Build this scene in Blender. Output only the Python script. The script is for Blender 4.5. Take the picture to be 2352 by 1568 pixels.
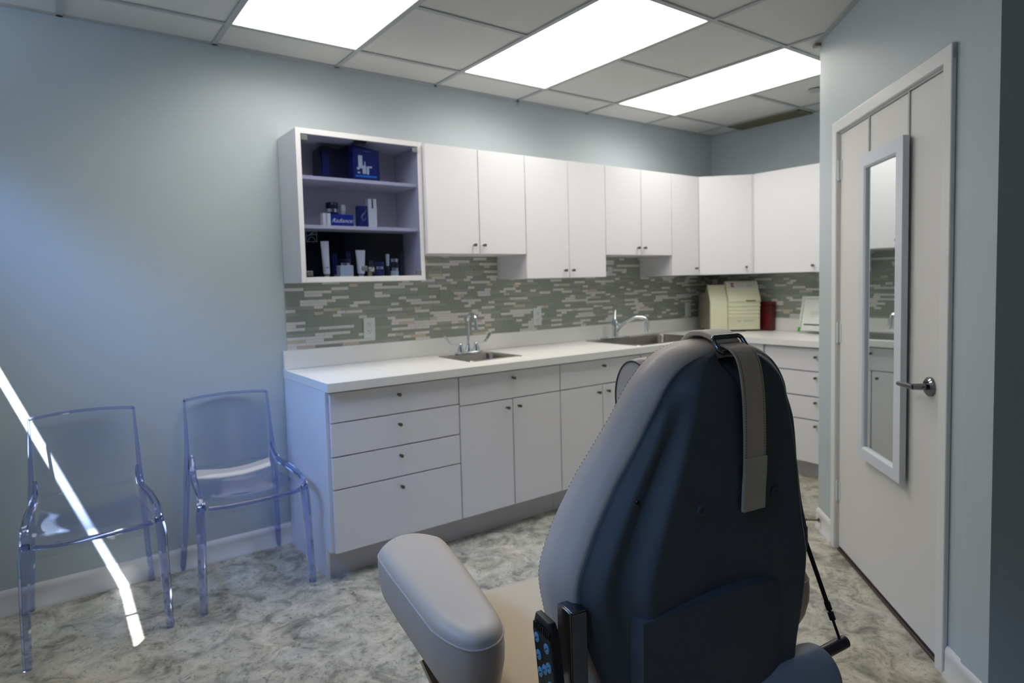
import bpy, bmesh, math, random
from mathutils import Vector, Matrix
random.seed(7)
for o in list(bpy.data.objects): bpy.data.objects.remove(o)
scn = bpy.context.scene
COL = scn.collection
# ------------------------------------------------------------------ camera
YAW, PIT, ROL = 0.6304, -0.0593, -0.0251
fw = Vector((math.sin(YAW)*math.cos(PIT), math.cos(YAW)*math.cos(PIT), math.sin(PIT)))
rt = Vector((math.cos(YAW), -math.sin(YAW), 0)); up = rt.cross(fw)
cr, sr = math.cos(ROL), math.sin(ROL)
r2 = rt*cr + up*sr; u2 = up*cr - rt*sr
cam = bpy.data.cameras.new('camera'); co = bpy.data.objects.new('camera', cam); COL.objects.link(co)
M = Matrix((r2, u2, -fw)).transposed().to_4x4(); M.translation = Vector((-0.989, -3.3597, 1.344))
co.matrix_world = M
cam.sensor_width = 36; cam.lens = 1455.5/2352*36
cam.shift_x = 0.0014; cam.shift_y = -0.0210
cam.clip_start = 0.02
cam.dof.use_dof = True; cam.dof.focus_distance = 1.32; cam.dof.aperture_fstop = 4.2
scn.camera = co
# ------------------------------------------------------------------ view, world, sun
scn.view_settings.view_transform = 'Standard'
scn.view_settings.look = 'None'
scn.view_settings.exposure = 0.0
scn.view_settings.gamma = 1.0
scn.view_settings.use_curve_mapping = False
SKY = 50.0
w = bpy.data.worlds.new('sky'); scn.world = w; w.use_nodes = True
nt = w.node_tree; nt.nodes.clear()
wo = nt.nodes.new('ShaderNodeOutputWorld'); bg = nt.nodes.new('ShaderNodeBackground')
tc = nt.nodes.new('ShaderNodeTexCoord'); sx = nt.nodes.new('ShaderNodeSeparateXYZ')
rp = nt.nodes.new('ShaderNodeValToRGB')
nt.links.new(tc.outputs['Generated'], sx.inputs[0]); nt.links.new(sx.outputs['Z'], rp.inputs[0])
rp.color_ramp.elements[0].position = 0.50; rp.color_ramp.elements[0].color = (0.02, 0.025, 0.03, 1)
rp.color_ramp.elements[1].position = 0.64; rp.color_ramp.elements[1].color = (0.24, 0.47, 1.0, 1)
e = rp.color_ramp.elements.new(1.0); e.color = (0.18, 0.38, 1.0, 1)
nt.links.new(rp.outputs[0], bg.inputs[0]); bg.inputs[1].default_value = SKY
nt.links.new(bg.outputs[0], wo.inputs[0])
sun = bpy.data.lights.new('sun', 'SUN'); so = bpy.data.objects.new('sun', sun); COL.objects.link(so)
sun.energy = 60; sun.angle = 0.006; sun.color = (1, 0.98, 0.95)
sd = Vector((0.385, 0.50, -1.0)).normalized()
so.rotation_euler = sd.to_track_quat('-Z', 'Y').to_euler(); so.location = (-6, -5, 8)
LAMP = 7.2          # emission of the ceiling diffusers
# ------------------------------------------------------------------ helpers
def mat(name, col, rough=0.5, metal=0.0, spec=0.5, bump=0.0, bscale=200, var=0.0, vscale=8, trans=0, ior=1.45, emit=None, es=0, coat=0, alpha=1):
    m = bpy.data.materials.new(name); m.use_nodes = True
    n = m.node_tree; b = n.nodes['Principled BSDF']
    b.inputs['Base Color'].default_value = (*col, 1); b.inputs['Roughness'].default_value = rough
    b.inputs['Metallic'].default_value = metal; b.inputs['Specular IOR Level'].default_value = spec
    b.inputs['Transmission Weight'].default_value = trans; b.inputs['IOR'].default_value = ior
    b.inputs['Coat Weight'].default_value = coat; b.inputs['Alpha'].default_value = alpha
    if emit: b.inputs['Emission Color'].default_value = (*emit, 1); b.inputs['Emission Strength'].default_value = es
    t = n.nodes.new('ShaderNodeTexCoord')
    if var > 0:
        no = n.nodes.new('ShaderNodeTexNoise'); no.inputs['Scale'].default_value = vscale; no.inputs['Detail'].default_value = 4
        n.links.new(t.outputs['Object'], no.inputs['Vector'])
        mx = n.nodes.new('ShaderNodeMix'); mx.data_type = 'RGBA'
        mx.inputs['A'].default_value = (*[c*(1-var) for c in col], 1); mx.inputs['B'].default_value = (*[min(1, c*(1+var)) for c in col], 1)
        n.links.new(no.outputs['Fac'], mx.inputs['Factor']); n.links.new(mx.outputs['Result'], b.inputs['Base Color'])
    if bump > 0:
        nb = n.nodes.new('ShaderNodeTexNoise'); nb.inputs['Scale'].default_value = bscale; nb.inputs['Detail'].default_value = 3
        n.links.new(t.outputs['Object'], nb.inputs['Vector'])
        bp = n.nodes.new('ShaderNodeBump'); bp.inputs['Strength'].default_value = bump; bp.inputs['Distance'].default_value = 0.002
        n.links.new(nb.outputs['Fac'], bp.inputs['Height']); n.links.new(bp.outputs['Normal'], b.inputs['Normal'])
    return m
def newbm(): return bmesh.new()
def box(bm, x0, x1, y0, y1, z0, z1, mi=0):
    if x0 > x1: x0, x1 = x1, x0
    if y0 > y1: y0, y1 = y1, y0
    if z0 > z1: z0, z1 = z1, z0
    v = [bm.verts.new(p) for p in ((x0,y0,z0),(x1,y0,z0),(x1,y1,z0),(x0,y1,z0),(x0,y0,z1),(x1,y0,z1),(x1,y1,z1),(x0,y1,z1))]
    for f in ((3,2,1,0),(4,5,6,7),(0,1,5,4),(1,2,6,5),(2,3,7,6),(3,0,4,7)):
        bm.faces.new([v[i] for i in f]).material_index = mi
    return v
def prism(bm, pts, z0, z1, mi=0):
    a = [bm.verts.new((x, y, z0)) for x, y in pts]; b = [bm.verts.new((x, y, z1)) for x, y in pts]
    n = len(pts)
    bm.faces.new(a[::-1]).material_index = mi; bm.faces.new(b).material_index = mi
    for i in range(n): bm.faces.new((a[i], a[(i+1) % n], b[(i+1) % n], b[i])).material_index = mi
def loft(bm, rings, close=True, cap=True):
    R = [[bm.verts.new(p) for p in r] for r in rings]; n = len(R[0])
    for a, b in zip(R, R[1:]):
        for i in range(n if close else n-1): bm.faces.new((a[i], a[(i+1) % n], b[(i+1) % n], b[i]))
    if cap:
        bm.faces.new(R[0][::-1]); bm.faces.new(R[-1])
    return R
def cyl(bm, p0, p1, r0, r1=None, n=20):
    r1 = r0 if r1 is None else r1
    p0, p1 = Vector(p0), Vector(p1); d = (p1-p0).normalized()
    a = d.orthogonal().normalized(); b = d.cross(a)
    loft(bm, [[p + (a*math.cos(t)+b*math.sin(t))*r for t in [2*math.pi*i/n for i in range(n)]] for p, r in ((p0, r0), (p1, r1))])
def tube(bm, pts, rad, n=14, closed=False, flat=None):
    pts = [Vector(p) for p in pts]; N = len(pts)
    rads = rad if isinstance(rad, (list, tuple)) else [rad]*N
    prev = None; rings = []
    for i, p in enumerate(pts):
        if closed: d = pts[(i+1) % N] - pts[i-1]
        else: d = pts[min(i+1, N-1)] - pts[max(i-1, 0)]
        d.normalize()
        if prev is None: a = d.orthogonal().normalized()
        else: a = (prev - d*prev.dot(d)).normalized()
        prev = a; b = d.cross(a); r = rads[i]
        rings.append([p + (a*math.cos(2*math.pi*k/n) + b*math.sin(2*math.pi*k/n))*r for k in range(n)])
    if closed: rings.append(rings[0]); loft(bm, rings, cap=False); bmesh.ops.remove_doubles(bm, verts=bm.verts, dist=1e-6)
    else: loft(bm, rings)
def lathe(bm, prof, c=(0, 0, 0), n=28, axis='z'):
    cx, cy, cz = c; rings = []
    for r, z in prof:
        r = max(r, 1e-4); ring = []
        for i in range(n):
            a = 2*math.pi*i/n; x, y = r*math.cos(a), r*math.sin(a)
            ring.append({'z': (cx+x, cy+y, cz+z), 'y': (cx+x, cy+z, cz+y), 'x': (cx+z, cy+x, cz+y)}[axis])
        rings.append(ring)
    loft(bm, rings)
def bez(pts, n=8):
    out = []; P = [Vector(p) for p in pts]
    for i in range(len(P)-1):
        p0, p1, p2, p3 = P[max(i-1, 0)], P[i], P[i+1], P[min(i+2, len(P)-1)]
        for k in range(n):
            t = k/n; out.append(0.5*((2*p1)+(p2-p0)*t+(2*p0-5*p1+4*p2-p3)*t*t+(3*p1-3*p2+p3-p0)*t**3))
    out.append(P[-1]); return out
def obj(name, bm, m, parent=None, smooth=False, bev=0, seg=2, sub=0, kind=None, label=None, angle=35):
    bmesh.ops.recalc_face_normals(bm, faces=bm.faces)
    me = bpy.data.meshes.new(name); bm.to_mesh(me); bm.free()
    for x in (m if isinstance(m, (list, tuple)) else [m]): me.materials.append(x)
    o = bpy.data.objects.new(name, me); COL.objects.link(o)
    if parent: o.parent = parent
    if bev:
        b = o.modifiers.new('bevel', 'BEVEL'); b.width = bev; b.segments = seg; b.limit_method = 'ANGLE'; b.angle_limit = math.radians(40)
        smooth = True
    if sub:
        s = o.modifiers.new('sub', 'SUBSURF'); s.levels = sub; s.render_levels = sub; smooth = True
    if smooth:
        me.shade_smooth() if not bev and not angle else me.shade_smooth()
        if angle and not sub:
            try: me.set_sharp_from_angle(angle=math.radians(angle))
            except Exception: pass
    if kind: o['kind'] = kind
    if label: o['label'] = label
    return o
def thing(name, label, cat, loc=(0, 0, 0), rz=0, group=None):
    o = bpy.data.objects.new(name, None); COL.objects.link(o); o.empty_display_size = 0.05
    o.location = loc; o.rotation_euler = (0, 0, rz); o['label'] = label; o['category'] = cat
    if group: o['group'] = group
    return o
def tag(o, label, cat, group=None):
    o['label'] = label; o['category'] = cat
    if group: o['group'] = group
    return o
def copy_tree(o, parent=None):
    c = o.copy(); COL.objects.link(c)
    if parent: c.parent = parent
    for ch in list(o.children): copy_tree(ch, c)
    return c
def lettering(txt, size, m, parent, loc, rot, name='lettering', shear=0, align='CENTER', ext=0.0003):
    cu = bpy.data.curves.new('text', 'FONT'); cu.body = txt; cu.size = size; cu.extrude = ext; cu.shear = shear; cu.align_x = align; cu.align_y = 'CENTER'
    t = bpy.data.objects.new('tmp', cu); COL.objects.link(t)
    bpy.context.view_layer.update()
    me = bpy.data.meshes.new_from_object(t.evaluated_get(bpy.context.evaluated_depsgraph_get()))
    bpy.data.objects.remove(t)
    me.materials.clear(); me.materials.append(m)
    o = bpy.data.objects.new(name, me); COL.objects.link(o); o.parent = parent; o.location = loc; o.rotation_euler = rot
    return o
# ------------------------------------------------------------------ materials
WALL = mat('wall_paint', (0.485, 0.555, 0.578), 0.42, spec=0.35, bump=0.12, bscale=260)
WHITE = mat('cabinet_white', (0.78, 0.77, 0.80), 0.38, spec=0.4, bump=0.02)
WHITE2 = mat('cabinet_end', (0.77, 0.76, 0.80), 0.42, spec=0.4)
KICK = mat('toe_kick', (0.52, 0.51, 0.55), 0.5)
COUNTER = mat('laminate', (0.82, 0.82, 0.80), 0.28, spec=0.45, var=0.03, vscale=14)
TRIM = mat('trim_paint', (0.76, 0.765, 0.76), 0.35)
DOORP = mat('door_paint', (0.73, 0.72, 0.69), 0.42, bump=0.03)
STEEL = mat('steel', (0.34, 0.32, 0.29), 0.24, metal=1, bump=0.02, bscale=600)
CHROME = mat('chrome', (0.72, 0.76, 0.80), 0.08, metal=1)
DCHROME = mat('dark_chrome', (0.18, 0.19, 0.21), 0.15, metal=1)
BRONZE = mat('knob_metal', (0.16, 0.145, 0.11), 0.35, metal=1)
BLACK = mat('black_plastic', (0.008, 0.008, 0.010), 0.35)
DARK = mat('dark_gap', (0.02, 0.018, 0.016), 0.8)
TEE = mat('tee_metal', (0.42, 0.44, 0.45), 0.5)
ACOUST = mat('ceiling_tile', (0.66, 0.66, 0.64), 0.9, bump=0.3, bscale=350, spec=0.1)
ABS = mat('chair_shell', (0.082, 0.092, 0.100), 0.40, spec=0.5, bump=0.08, bscale=900)
VINYL = mat('taupe_vinyl', (0.53, 0.44, 0.36), 0.42, spec=0.45, bump=0.10, bscale=700)
VINYL2 = mat('seat_vinyl', (0.56, 0.47, 0.33), 0.5, spec=0.35, bump=0.10, bscale=700)
THREAD = mat('thread', (0.12, 0.10, 0.09), 0.8)
PIPE = mat('piping', (0.52, 0.46, 0.42), 0.45)
STRAPM = mat('strap_leather', (0.62, 0.50, 0.37), 0.5, bump=0.15, bscale=500)
NAVY = mat('navy_card', (0.006, 0.008, 0.035), 0.3)
BLUE = mat('blue_card', (0.008, 0.03, 0.26), 0.35)
DBLUE = mat('deep_blue_card', (0.005, 0.012, 0.12), 0.35)
CYAN = mat('cyan_print', (0.01, 0.20, 0.62), 0.4)
PWHITE = mat('pack_white', (0.78, 0.82, 0.78), 0.35)
PALE = mat('pale_print', (0.52, 0.62, 0.62), 0.4)
SILVER = mat('silver_cap', (0.85, 0.88, 0.9), 0.15, metal=1)
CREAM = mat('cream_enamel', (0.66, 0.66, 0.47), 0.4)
CREAM_SHADE = mat('cream_side', (0.24, 0.235, 0.175), 0.5)  # cream enamel darkened, shadow on the steriliser body put into the colour
RED = mat('red_plastic', (0.09, 0.003, 0.005), 0.35)
PLATE = mat('outlet_plate', (0.72, 0.75, 0.74), 0.35)
BROWN = mat('threshold_brown', (0.055, 0.033, 0.030), 0.4)
GREEN = mat('green_print', (0.03, 0.30, 0.02), 0.5)
GREYINK = mat('grey_ink', (0.38, 0.38, 0.36), 0.6)
PINKINK = mat('maroon_ink', (0.30, 0.07, 0.09), 0.6)
INKN = mat('navy_ink', (0.05, 0.06, 0.16), 0.6)
OLIVE = mat('olive_grille', (0.19, 0.18, 0.12), 0.7)
GROUT = mat('grout', (0.38, 0.39, 0.35), 0.8)
GLS1 = mat('glass_tile_green', (0.315, 0.345, 0.295), 0.18, coat=0.3)
GLS2 = mat('glass_tile_grey', (0.375, 0.40, 0.355), 0.18, coat=0.3)
STN1 = mat('stone_tile_white', (0.72, 0.70, 0.68), 0.45)
STN2 = mat('stone_tile_beige', (0.60, 0.52, 0.41), 0.45)
BTN = mat('button_blue', (0.12, 0.33, 0.44), 0.35)
BTNI = mat('button_ink', (0.01, 0.03, 0.16), 0.4)
CLAMP = mat('clamp_metal', (0.22, 0.25, 0.24), 0.35, metal=0.8)
BRASS = mat('brass', (0.35, 0.30, 0.20), 0.3, metal=1)
ACR = mat('acrylic_solid', (0.60, 0.66, 0.97), 0.03, trans=1, ior=1.47)
def emitter(name, col, s):
    m = bpy.data.materials.new(name); m.use_nodes = True; n = m.node_tree; n.nodes.clear()
    e = n.nodes.new('ShaderNodeEmission'); o = n.nodes.new('ShaderNodeOutputMaterial')
    e.inputs[0].default_value = (*col, 1); e.inputs[1].default_value = s; n.links.new(e.outputs[0], o.inputs[0]); return m
DIFF = emitter('diffuser', (1.0, 0.955, 0.885), LAMP)
def lens_falloff(m, s):
    # prismatic lens: most of the light leaves within about 60 degrees of straight down
    n = m.node_tree; e = [x for x in n.nodes if x.type == 'EMISSION'][0]
    g = n.nodes.new('ShaderNodeNewGeometry'); d = n.nodes.new('ShaderNodeVectorMath'); d.operation = 'DOT_PRODUCT'
    n.links.new(g.outputs['Incoming'], d.inputs[0]); n.links.new(g.outputs['Normal'], d.inputs[1])
    ab = n.nodes.new('ShaderNodeMath'); ab.operation = 'ABSOLUTE'; n.links.new(d.outputs['Value'], ab.inputs[0])
    mr = n.nodes.new('ShaderNodeMapRange'); mr.interpolation_type = 'SMOOTHSTEP'
    for k, v in (('From Min', 0.10), ('From Max', 0.62), ('To Min', s*0.24), ('To Max', s)): mr.inputs[k].default_value = v
    n.links.new(ab.outputs[0], mr.inputs['Value']); n.links.new(mr.outputs[0], e.inputs[1])
lens_falloff(DIFF, LAMP)
def sheet(name, tint, edge, ior=1.5, rough=0.02, gl=(1, 1, 1)):
    # clear sheet: tinted see-through with a fresnel shine
    m = bpy.data.materials.new(name); m.use_nodes = True; n = m.node_tree; n.nodes.clear()
    o = n.nodes.new('ShaderNodeOutputMaterial'); t = n.nodes.new('ShaderNodeBsdfTransparent'); g = n.nodes.new('ShaderNodeBsdfGlossy')
    fr = n.nodes.new('ShaderNodeFresnel'); fr.inputs[0].default_value = ior; g.inputs['Roughness'].default_value = rough; g.inputs['Color'].default_value = (*gl, 1)
    lw = n.nodes.new('ShaderNodeLayerWeight'); lw.inputs[0].default_value = 0.35
    mc = n.nodes.new('ShaderNodeMix'); mc.data_type = 'RGBA'; mc.inputs['A'].default_value = (*tint, 1); mc.inputs['B'].default_value = (*edge, 1)
    n.links.new(lw.outputs['Facing'], mc.inputs['Factor']); n.links.new(mc.outputs['Result'], t.inputs[0])
    mx = n.nodes.new('ShaderNodeMixShader'); n.links.new(fr.outputs[0], mx.inputs[0]); n.links.new(t.outputs[0], mx.inputs[1]); n.links.new(g.outputs[0], mx.inputs[2])
    gm = n.nodes.new('ShaderNodeNewGeometry'); mr = n.nodes.new('ShaderNodeMapRange')
    mr.inputs['To Min'].default_value = ior; mr.inputs['To Max'].default_value = 1/ior
    n.links.new(gm.outputs['Backfacing'], mr.inputs['Value']); n.links.new(mr.outputs[0], fr.inputs[0])
    n.links.new(mx.outputs[0], o.inputs[0]); return m
ACS = sheet('acrylic_sheet', (0.95, 0.965, 0.99), (0.74, 0.78, 0.95), ior=1.38)
SMOKE = sheet('smoked_glass', (0.80, 0.815, 0.89), (0.70, 0.72, 0.84), ior=1.2)
PANE = sheet('window_glass', (0.97, 0.98, 1.0), (0.9, 0.93, 0.98))
CLEAR = sheet('clear_acrylic', (0.985, 0.99, 0.985), (0.93, 0.96, 0.93))
MIRR = mat('mirror_glass', (0.80, 0.84, 0.84), 0.01, metal=1)
def floor_mat():
    m = bpy.data.materials.new('vinyl_floor'); m.use_nodes = True; n = m.node_tree; b = n.nodes['Principled BSDF']
    t = n.nodes.new('ShaderNodeTexCoord')
    def noise(sc, det, dist, rough=0.55):
        x = n.nodes.new('ShaderNodeTexNoise'); x.inputs['Scale'].default_value = sc; x.inputs['Detail'].default_value = det
        x.inputs['Distortion'].default_value = dist; x.inputs['Roughness'].default_value = rough; n.links.new(t.outputs['Object'], x.inputs['Vector']); return x
    def ramp(src, els):
        r = n.nodes.new('ShaderNodeValToRGB'); el = r.color_ramp.elements
        el[0].position, el[0].color = els[0]; el[1].position, el[1].color = els[1]
        for p, c in els[2:]: e = el.new(p); e.color = c
        n.links.new(src, r.inputs[0]); return r
    a = noise(9, 12, 0.9, 0.66); ra = ramp(a.outputs['Fac'], [(0.30, (0.16, 0.165, 0.15, 1)), (0.42, (0.36, 0.355, 0.31, 1)), (0.50, (0.53, 0.52, 0.455, 1)), (0.64, (0.70, 0.69, 0.62, 1))])
    c = noise(34, 8, 1.8, 0.62); rc = ramp(c.outputs['Fac'], [(0.30, (0.20, 0.21, 0.21, 1)), (0.38, (0.55, 0.56, 0.55, 1)), (0.46, (1, 1, 1, 1))])
    d = noise(3.0, 3, 0.8); rd = ramp(d.outputs['Fac'], [(0.35, (0.86, 0.88, 0.90, 1)), (0.65, (1.0, 0.97, 0.91, 1))])
    m1 = n.nodes.new('ShaderNodeMix'); m1.data_type = 'RGBA'; m1.blend_type = 'MULTIPLY'; m1.inputs['Factor'].default_value = 0.8
    n.links.new(ra.outputs[0], m1.inputs['A']); n.links.new(rc.outputs[0], m1.inputs['B'])
    m2 = n.nodes.new('ShaderNodeMix'); m2.data_type = 'RGBA'; m2.blend_type = 'MULTIPLY'; m2.inputs['Factor'].default_value = 1
    n.links.new(m1.outputs['Result'], m2.inputs['A']); n.links.new(rd.outputs[0], m2.inputs['B'])
    m3 = n.nodes.new('ShaderNodeMix'); m3.data_type = 'RGBA'; m3.blend_type = 'MULTIPLY'; m3.inputs['Factor'].default_value = 1; m3.inputs['B'].default_value = (0.88, 0.86, 0.81, 1)
    n.links.new(m2.outputs['Result'], m3.inputs['A']); n.links.new(m3.outputs['Result'], b.inputs['Base Color']); b.inputs['Roughness'].default_value = 0.42; b.inputs['Specular IOR Level'].default_value = 0.35
    return m
FLOOR = floor_mat()
# ------------------------------------------------------------------ room shell
H = 2.523; XE = 3.605; XL = -1.60; YB = -5.2
DX, DY, DA = 2.0659, -1.8417, 0.7895          # hinge corner of the angled door and its wall direction
ca, sa = math.cos(DA), math.sin(DA)
EX, EY = DX+0.2886*ca, DY+0.2886*sa            # far end of the angled wall
PX, PY = DX-1.232*ca, DY-1.232*sa              # near corner of the angled wall
QX, QY = PX+sa*2.2, PY-ca*2.2
bm = newbm(); prism(bm, [(XL-0.15, 0.12), (XL-0.15, YB-0.1), (QX+1.5, YB-0.1), (XE+0.12, 0.12)], -0.06, 0.0); obj('floor', bm, FLOOR, kind='structure')
bm = newbm(); box(bm, XL-0.12, XE+0.12, 0, 0.12, 0, H+0.06); obj('wall_back', bm, WALL, kind='structure')
bm = newbm(); box(bm, XE, XE+0.12, EY-0.1, 0, 0, H+0.06); obj('wall_far', bm, WALL, kind='structure')
# left wall with two added, unseen high window openings
ZS, ZH = 2.10, 2.490; WINS = [(-1.84, -0.26), (-3.12, -2.80)]  # openings put in to carry the sun streak and blue daylight
bm = newbm()
box(bm, XL-0.12, XL, YB-0.1, 0, 0, ZS)
ys = [YB-0.1, WINS[1][0], WINS[1][1], WINS[0][0], WINS[0][1], 0]
for a, b_ in ((0, 1), (2, 3), (4, 5)): box(bm, XL-0.12, XL, ys[a], ys[b_], ZS, H+0.06)
for y0, y1 in WINS: box(bm, XL-0.12, XL, y0, y1, ZH, H+0.06)
obj('wall_left', bm, WALL, kind='structure')
for i, (y0, y1) in enumerate(WINS):
    bm = newbm(); x0, x1 = XL-0.118, XL-0.100
    box(bm, x0, x1, y0, y1, ZS, ZS+0.012)
    box(bm, x0, x1, y0, y0+0.02, ZS+0.012, ZH); box(bm, x0, x1, y1-0.02, y1, ZS+0.012, ZH)
    f = obj('window_%d' % (i+1), bm, TRIM, kind='structure')
    bm = newbm(); box(bm, XL-0.112, XL-0.108, y0+0.02, y1-0.02, ZS+0.012, ZH); obj('pane', bm, PANE, f)
    lp = bpy.data.lights.new('window_portal', 'AREA'); lp.shape = 'RECTANGLE'; lp.size = ZH-ZS; lp.size_y = y1-y0; lp.cycles.is_portal = True
    lo = bpy.data.objects.new('window_portal', lp); COL.objects.link(lo); lo.location = (XL-0.13, (y0+y1)/2, (ZS+ZH)/2); lo.rotation_euler = (0, -math.pi/2, 0)
# unseen rear wall, painted light to bounce light forward, and dark return walls
bm = newbm(); box(bm, XL-0.12, QX+1.5, YB-0.1, YB, 0, H+0.06); obj('wall_rear', bm, mat('rear_paint', (0.80, 0.80, 0.78), 0.6), kind='structure')
def dpt(t, o=0.0): return (DX-ca*t-sa*o, DY-sa*t+ca*o)      # t along the angled wall from the hinge, o out into the room
SW, ZD = 0.9468, 2.0004
bm = newbm()
def dprism(bm, t0, t1, o0, o1, z0, z1, mi=0): prism(bm, [dpt(t0, o0), dpt(t1, o0), dpt(t1, o1), dpt(t0, o1)], z0, z1, mi)
OP0, OP1, OPZ = -0.012, SW+0.012, ZD+0.012
dprism(bm, -0.2886, OP0, -0.12, 0, 0, H+0.06); dprism(bm, OP1, 1.232, -0.12, 0, 0, H+0.06); dprism(bm, OP0, OP1, -0.12, 0, OPZ, H+0.06)
obj('wall_angled', bm, WALL, kind='structure')
bm = newbm(); prism(bm, [(PX, PY), (QX+0.9, QY-0.9), (QX+1.0, QY-0.8), (PX-ca*0.0+sa*0.1+0.02, PY+ca*0.0+0.1)][:4], 0, H+0.06); obj('wall_right', bm, WALL, kind='structure')
bm = newbm(); box(bm, EX-0.0, XE, EY-0.12, EY, 0, H+0.06); obj('wall_closet', bm, WALL, kind='structure')
bm = newbm(); prism(bm, [dpt(-0.3, -0.75), dpt(1.2, -0.75), dpt(1.2, -0.72), dpt(-0.3, -0.72)], 0, H); obj('wall_passage', bm, WALL, kind='structure')
# ceiling: boards and exposed tee grid
G = 0.6096; GX0 = -0.2702; GD = 0.2897
LIGHTS = [(0, 1), (2, 3), (4, 5)]
bm = newbm(); gx = [XL] + [GX0+k*G for k in range(-2, 7)] + [XE+0.0]
gy = [0] + [-GD-k*G for k in range(0, 8)] + [YB]
VX0, VX1, VY0, VY1 = 3.40, 3.59, -0.885, -0.305
def lit(x0, x1, y0, y1):
    xm, ym = (x0+x1)/2, (y0+y1)/2
    return any(GX0+a*G < xm < GX0+b_*G and -GD-2*G < ym < -GD for a, b_ in LIGHTS)
xs = sorted(set([round(v, 4) for v in gx] + [round(XE, 4)] + [round(GX0+k*G, 4) for k in range(7, 9) if GX0+k*G > XE])); xs.append(QX+1.5)
for i in range(len(xs)-1):
    for j in range(len(gy)-1):
        x0, x1, y1, y0 = xs[i], xs[i+1], gy[j], gy[j+1]
        if lit(x0, x1, y0, y1): continue
        if x1-x0 < 0.02: continue
        box(bm, x0, x1, y0, y1, H+0.006, H+0.02)
obj('ceiling', bm, ACOUST, kind='structure')
bm = newbm(); T = 0.012
for x in xs[1:-1]:
    if x < XE-0.02: box(bm, x-T, x+T, YB, 0, H-0.001, H+0.005)
for y in gy[1:-1]:
    for i in range(len(xs)-1):
        if lit(xs[i], xs[i+1], y-0.1, y+0.1) and abs(y+GD+G) < 0.05: continue
        if xs[i+1]-xs[i] > 0.03: box(bm, xs[i]+T, xs[i+1]-T, y-T, y+T, H-0.0005, H+0.0045)
box(bm, XL, XE, -0.022, 0, H-0.001, H+0.006); box(bm, XE-0.022, XE, EY, -0.022, H-0.001, H+0.006)
obj('trim_1', bm, TEE, kind='structure')
bm = newbm(); dprism(bm, -0.2886, 1.232, 0.0, 0.022, H-0.004, H+0.004); obj('trim_2', bm, TEE, kind='structure')
bm = newbm(); dprism(bm, -0.305, -0.27, 0.0, 0.03, H-0.02, H-0.004); tag(obj('ceiling_clip', bm, BRASS), 'small metal clip under the ceiling at the far end of the angled wall', 'clip')
bm = newbm(); prism(bm, [(XL-0.12, 0.12), (XL-0.12, YB-0.1), (QX+1.6, YB-0.1), (QX+1.6, EY), (XE+0.12, 0.12)], H+0.12, H+0.15); obj('ceiling_slab', bm, ACOUST, kind='structure')
names = ['', '', '']
for (a, b_), nm in zip(LIGHTS, ['leftmost ceiling light panel, cut by the top of the frame above the glass cabinet', 'middle ceiling light panel of the three, between two rows of tiles', 'ceiling light panel farthest right, partly hidden by the angled door wall']):
    x0, x1, y0, y1 = GX0+a*G+T, GX0+b_*G-T, -GD-2*G+T, -GD-T
    t = thing('ceiling_light', nm, 'ceiling light', ((x0+x1)/2, (y0+y1)/2, H), 0, 'recessed ceiling light panels')
    hx, hy = (x1-x0)/2, (y1-y0)/2
    bm = newbm(); box(bm, -hx+0.004, hx-0.004, -hy+0.004, hy-0.004, 0.004, 0.008); obj('diffuser', bm, DIFF, t)
    bm = newbm()
    box(bm, -hx, hx, -hy, -hy+0.004, 0, 0.10); box(bm, -hx, hx, hy-0.004, hy, 0, 0.10)
    box(bm, -hx, -hx+0.004, -hy+0.004, hy-0.004, 0, 0.10); box(bm, hx-0.004, hx, -hy+0.004, hy-0.004, 0, 0.10)
    box(bm, -hx, hx, -hy, hy, 0.10, 0.104); obj('housing', bm, TRIM, t)
# return-air grille and sprinkler
t = thing('air_vent', 'dark olive return air grille in the ceiling beside the far wall', 'air vent', ((VX0+VX1)/2, (VY0+VY1)/2, H))
bm = newbm(); hx, hy = (VX1-VX0)/2, (VY1-VY0)/2
box(bm, -hx, hx, -hy, -hy+0.015, -0.008, 0.004); box(bm, -hx, hx, hy-0.015, hy, -0.008, 0.004); box(bm, -hx, -hx+0.015, -hy, hy, -0.008, 0.004); box(bm, hx-0.015, hx, -hy, hy, -0.008, 0.004); obj('frame', bm, OLIVE, t)
bm = newbm()
for k in range(9): box(bm, -hx+0.02+k*0.019, -hx+0.026+k*0.019, -hy+0.015, hy-0.015, -0.006, 0.003)
obj('louvre', bm, OLIVE, t)
bm = newbm(); box(bm, -hx+0.015, hx-0.015, -hy+0.015, hy-0.015, 0.003, 0.005); obj('backing', bm, OLIVE, t)
bm = newbm(); lathe(bm, [(0.045, 0), (0.045, -0.004), (0.036, -0.009), (0.034, -0.006), (0, -0.006)], (3.05, -1.20, H-0.001)); tag(obj('sprinkler_cover', bm, TEE, smooth=True), 'round flush sprinkler cover in the ceiling tile beside the angled wall', 'sprinkler')
# baseboards
def bb_profile(o): return [(0, 0), (o, 0), (o, 0.012), (o*0.62, 0.022), (o*0.55, 0.078), (o*0.62, 0.085), (o*0.45, 0.100), (o*0.15, 0.108), (0, 0.108)]
def baseboard(name, p0, p1, nrm):
    bm = newbm(); P0, P1, N = Vector((*p0, 0)), Vector((*p1, 0)), Vector((*nrm, 0))
    loft(bm, [[P + N*o + Vector((0, 0, z)) for o, z in bb_profile(0.018)] for P in (P0, P1)]); return obj(name, bm, TRIM, kind='structure', smooth=True, angle=50)
baseboard('baseboard_back', (XL, 0), (-0.012, 0), (0, -1))
baseboard('baseboard_left', (XL, YB), (XL, 0), (1, 0))
CW = 0.05
baseboard('baseboard_angled', dpt(-0.2886), dpt(-CW-0.014), (-sa, ca))
baseboard('baseboard_corner', dpt(SW+CW+0.014), dpt(1.232), (-sa, ca))
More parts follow.
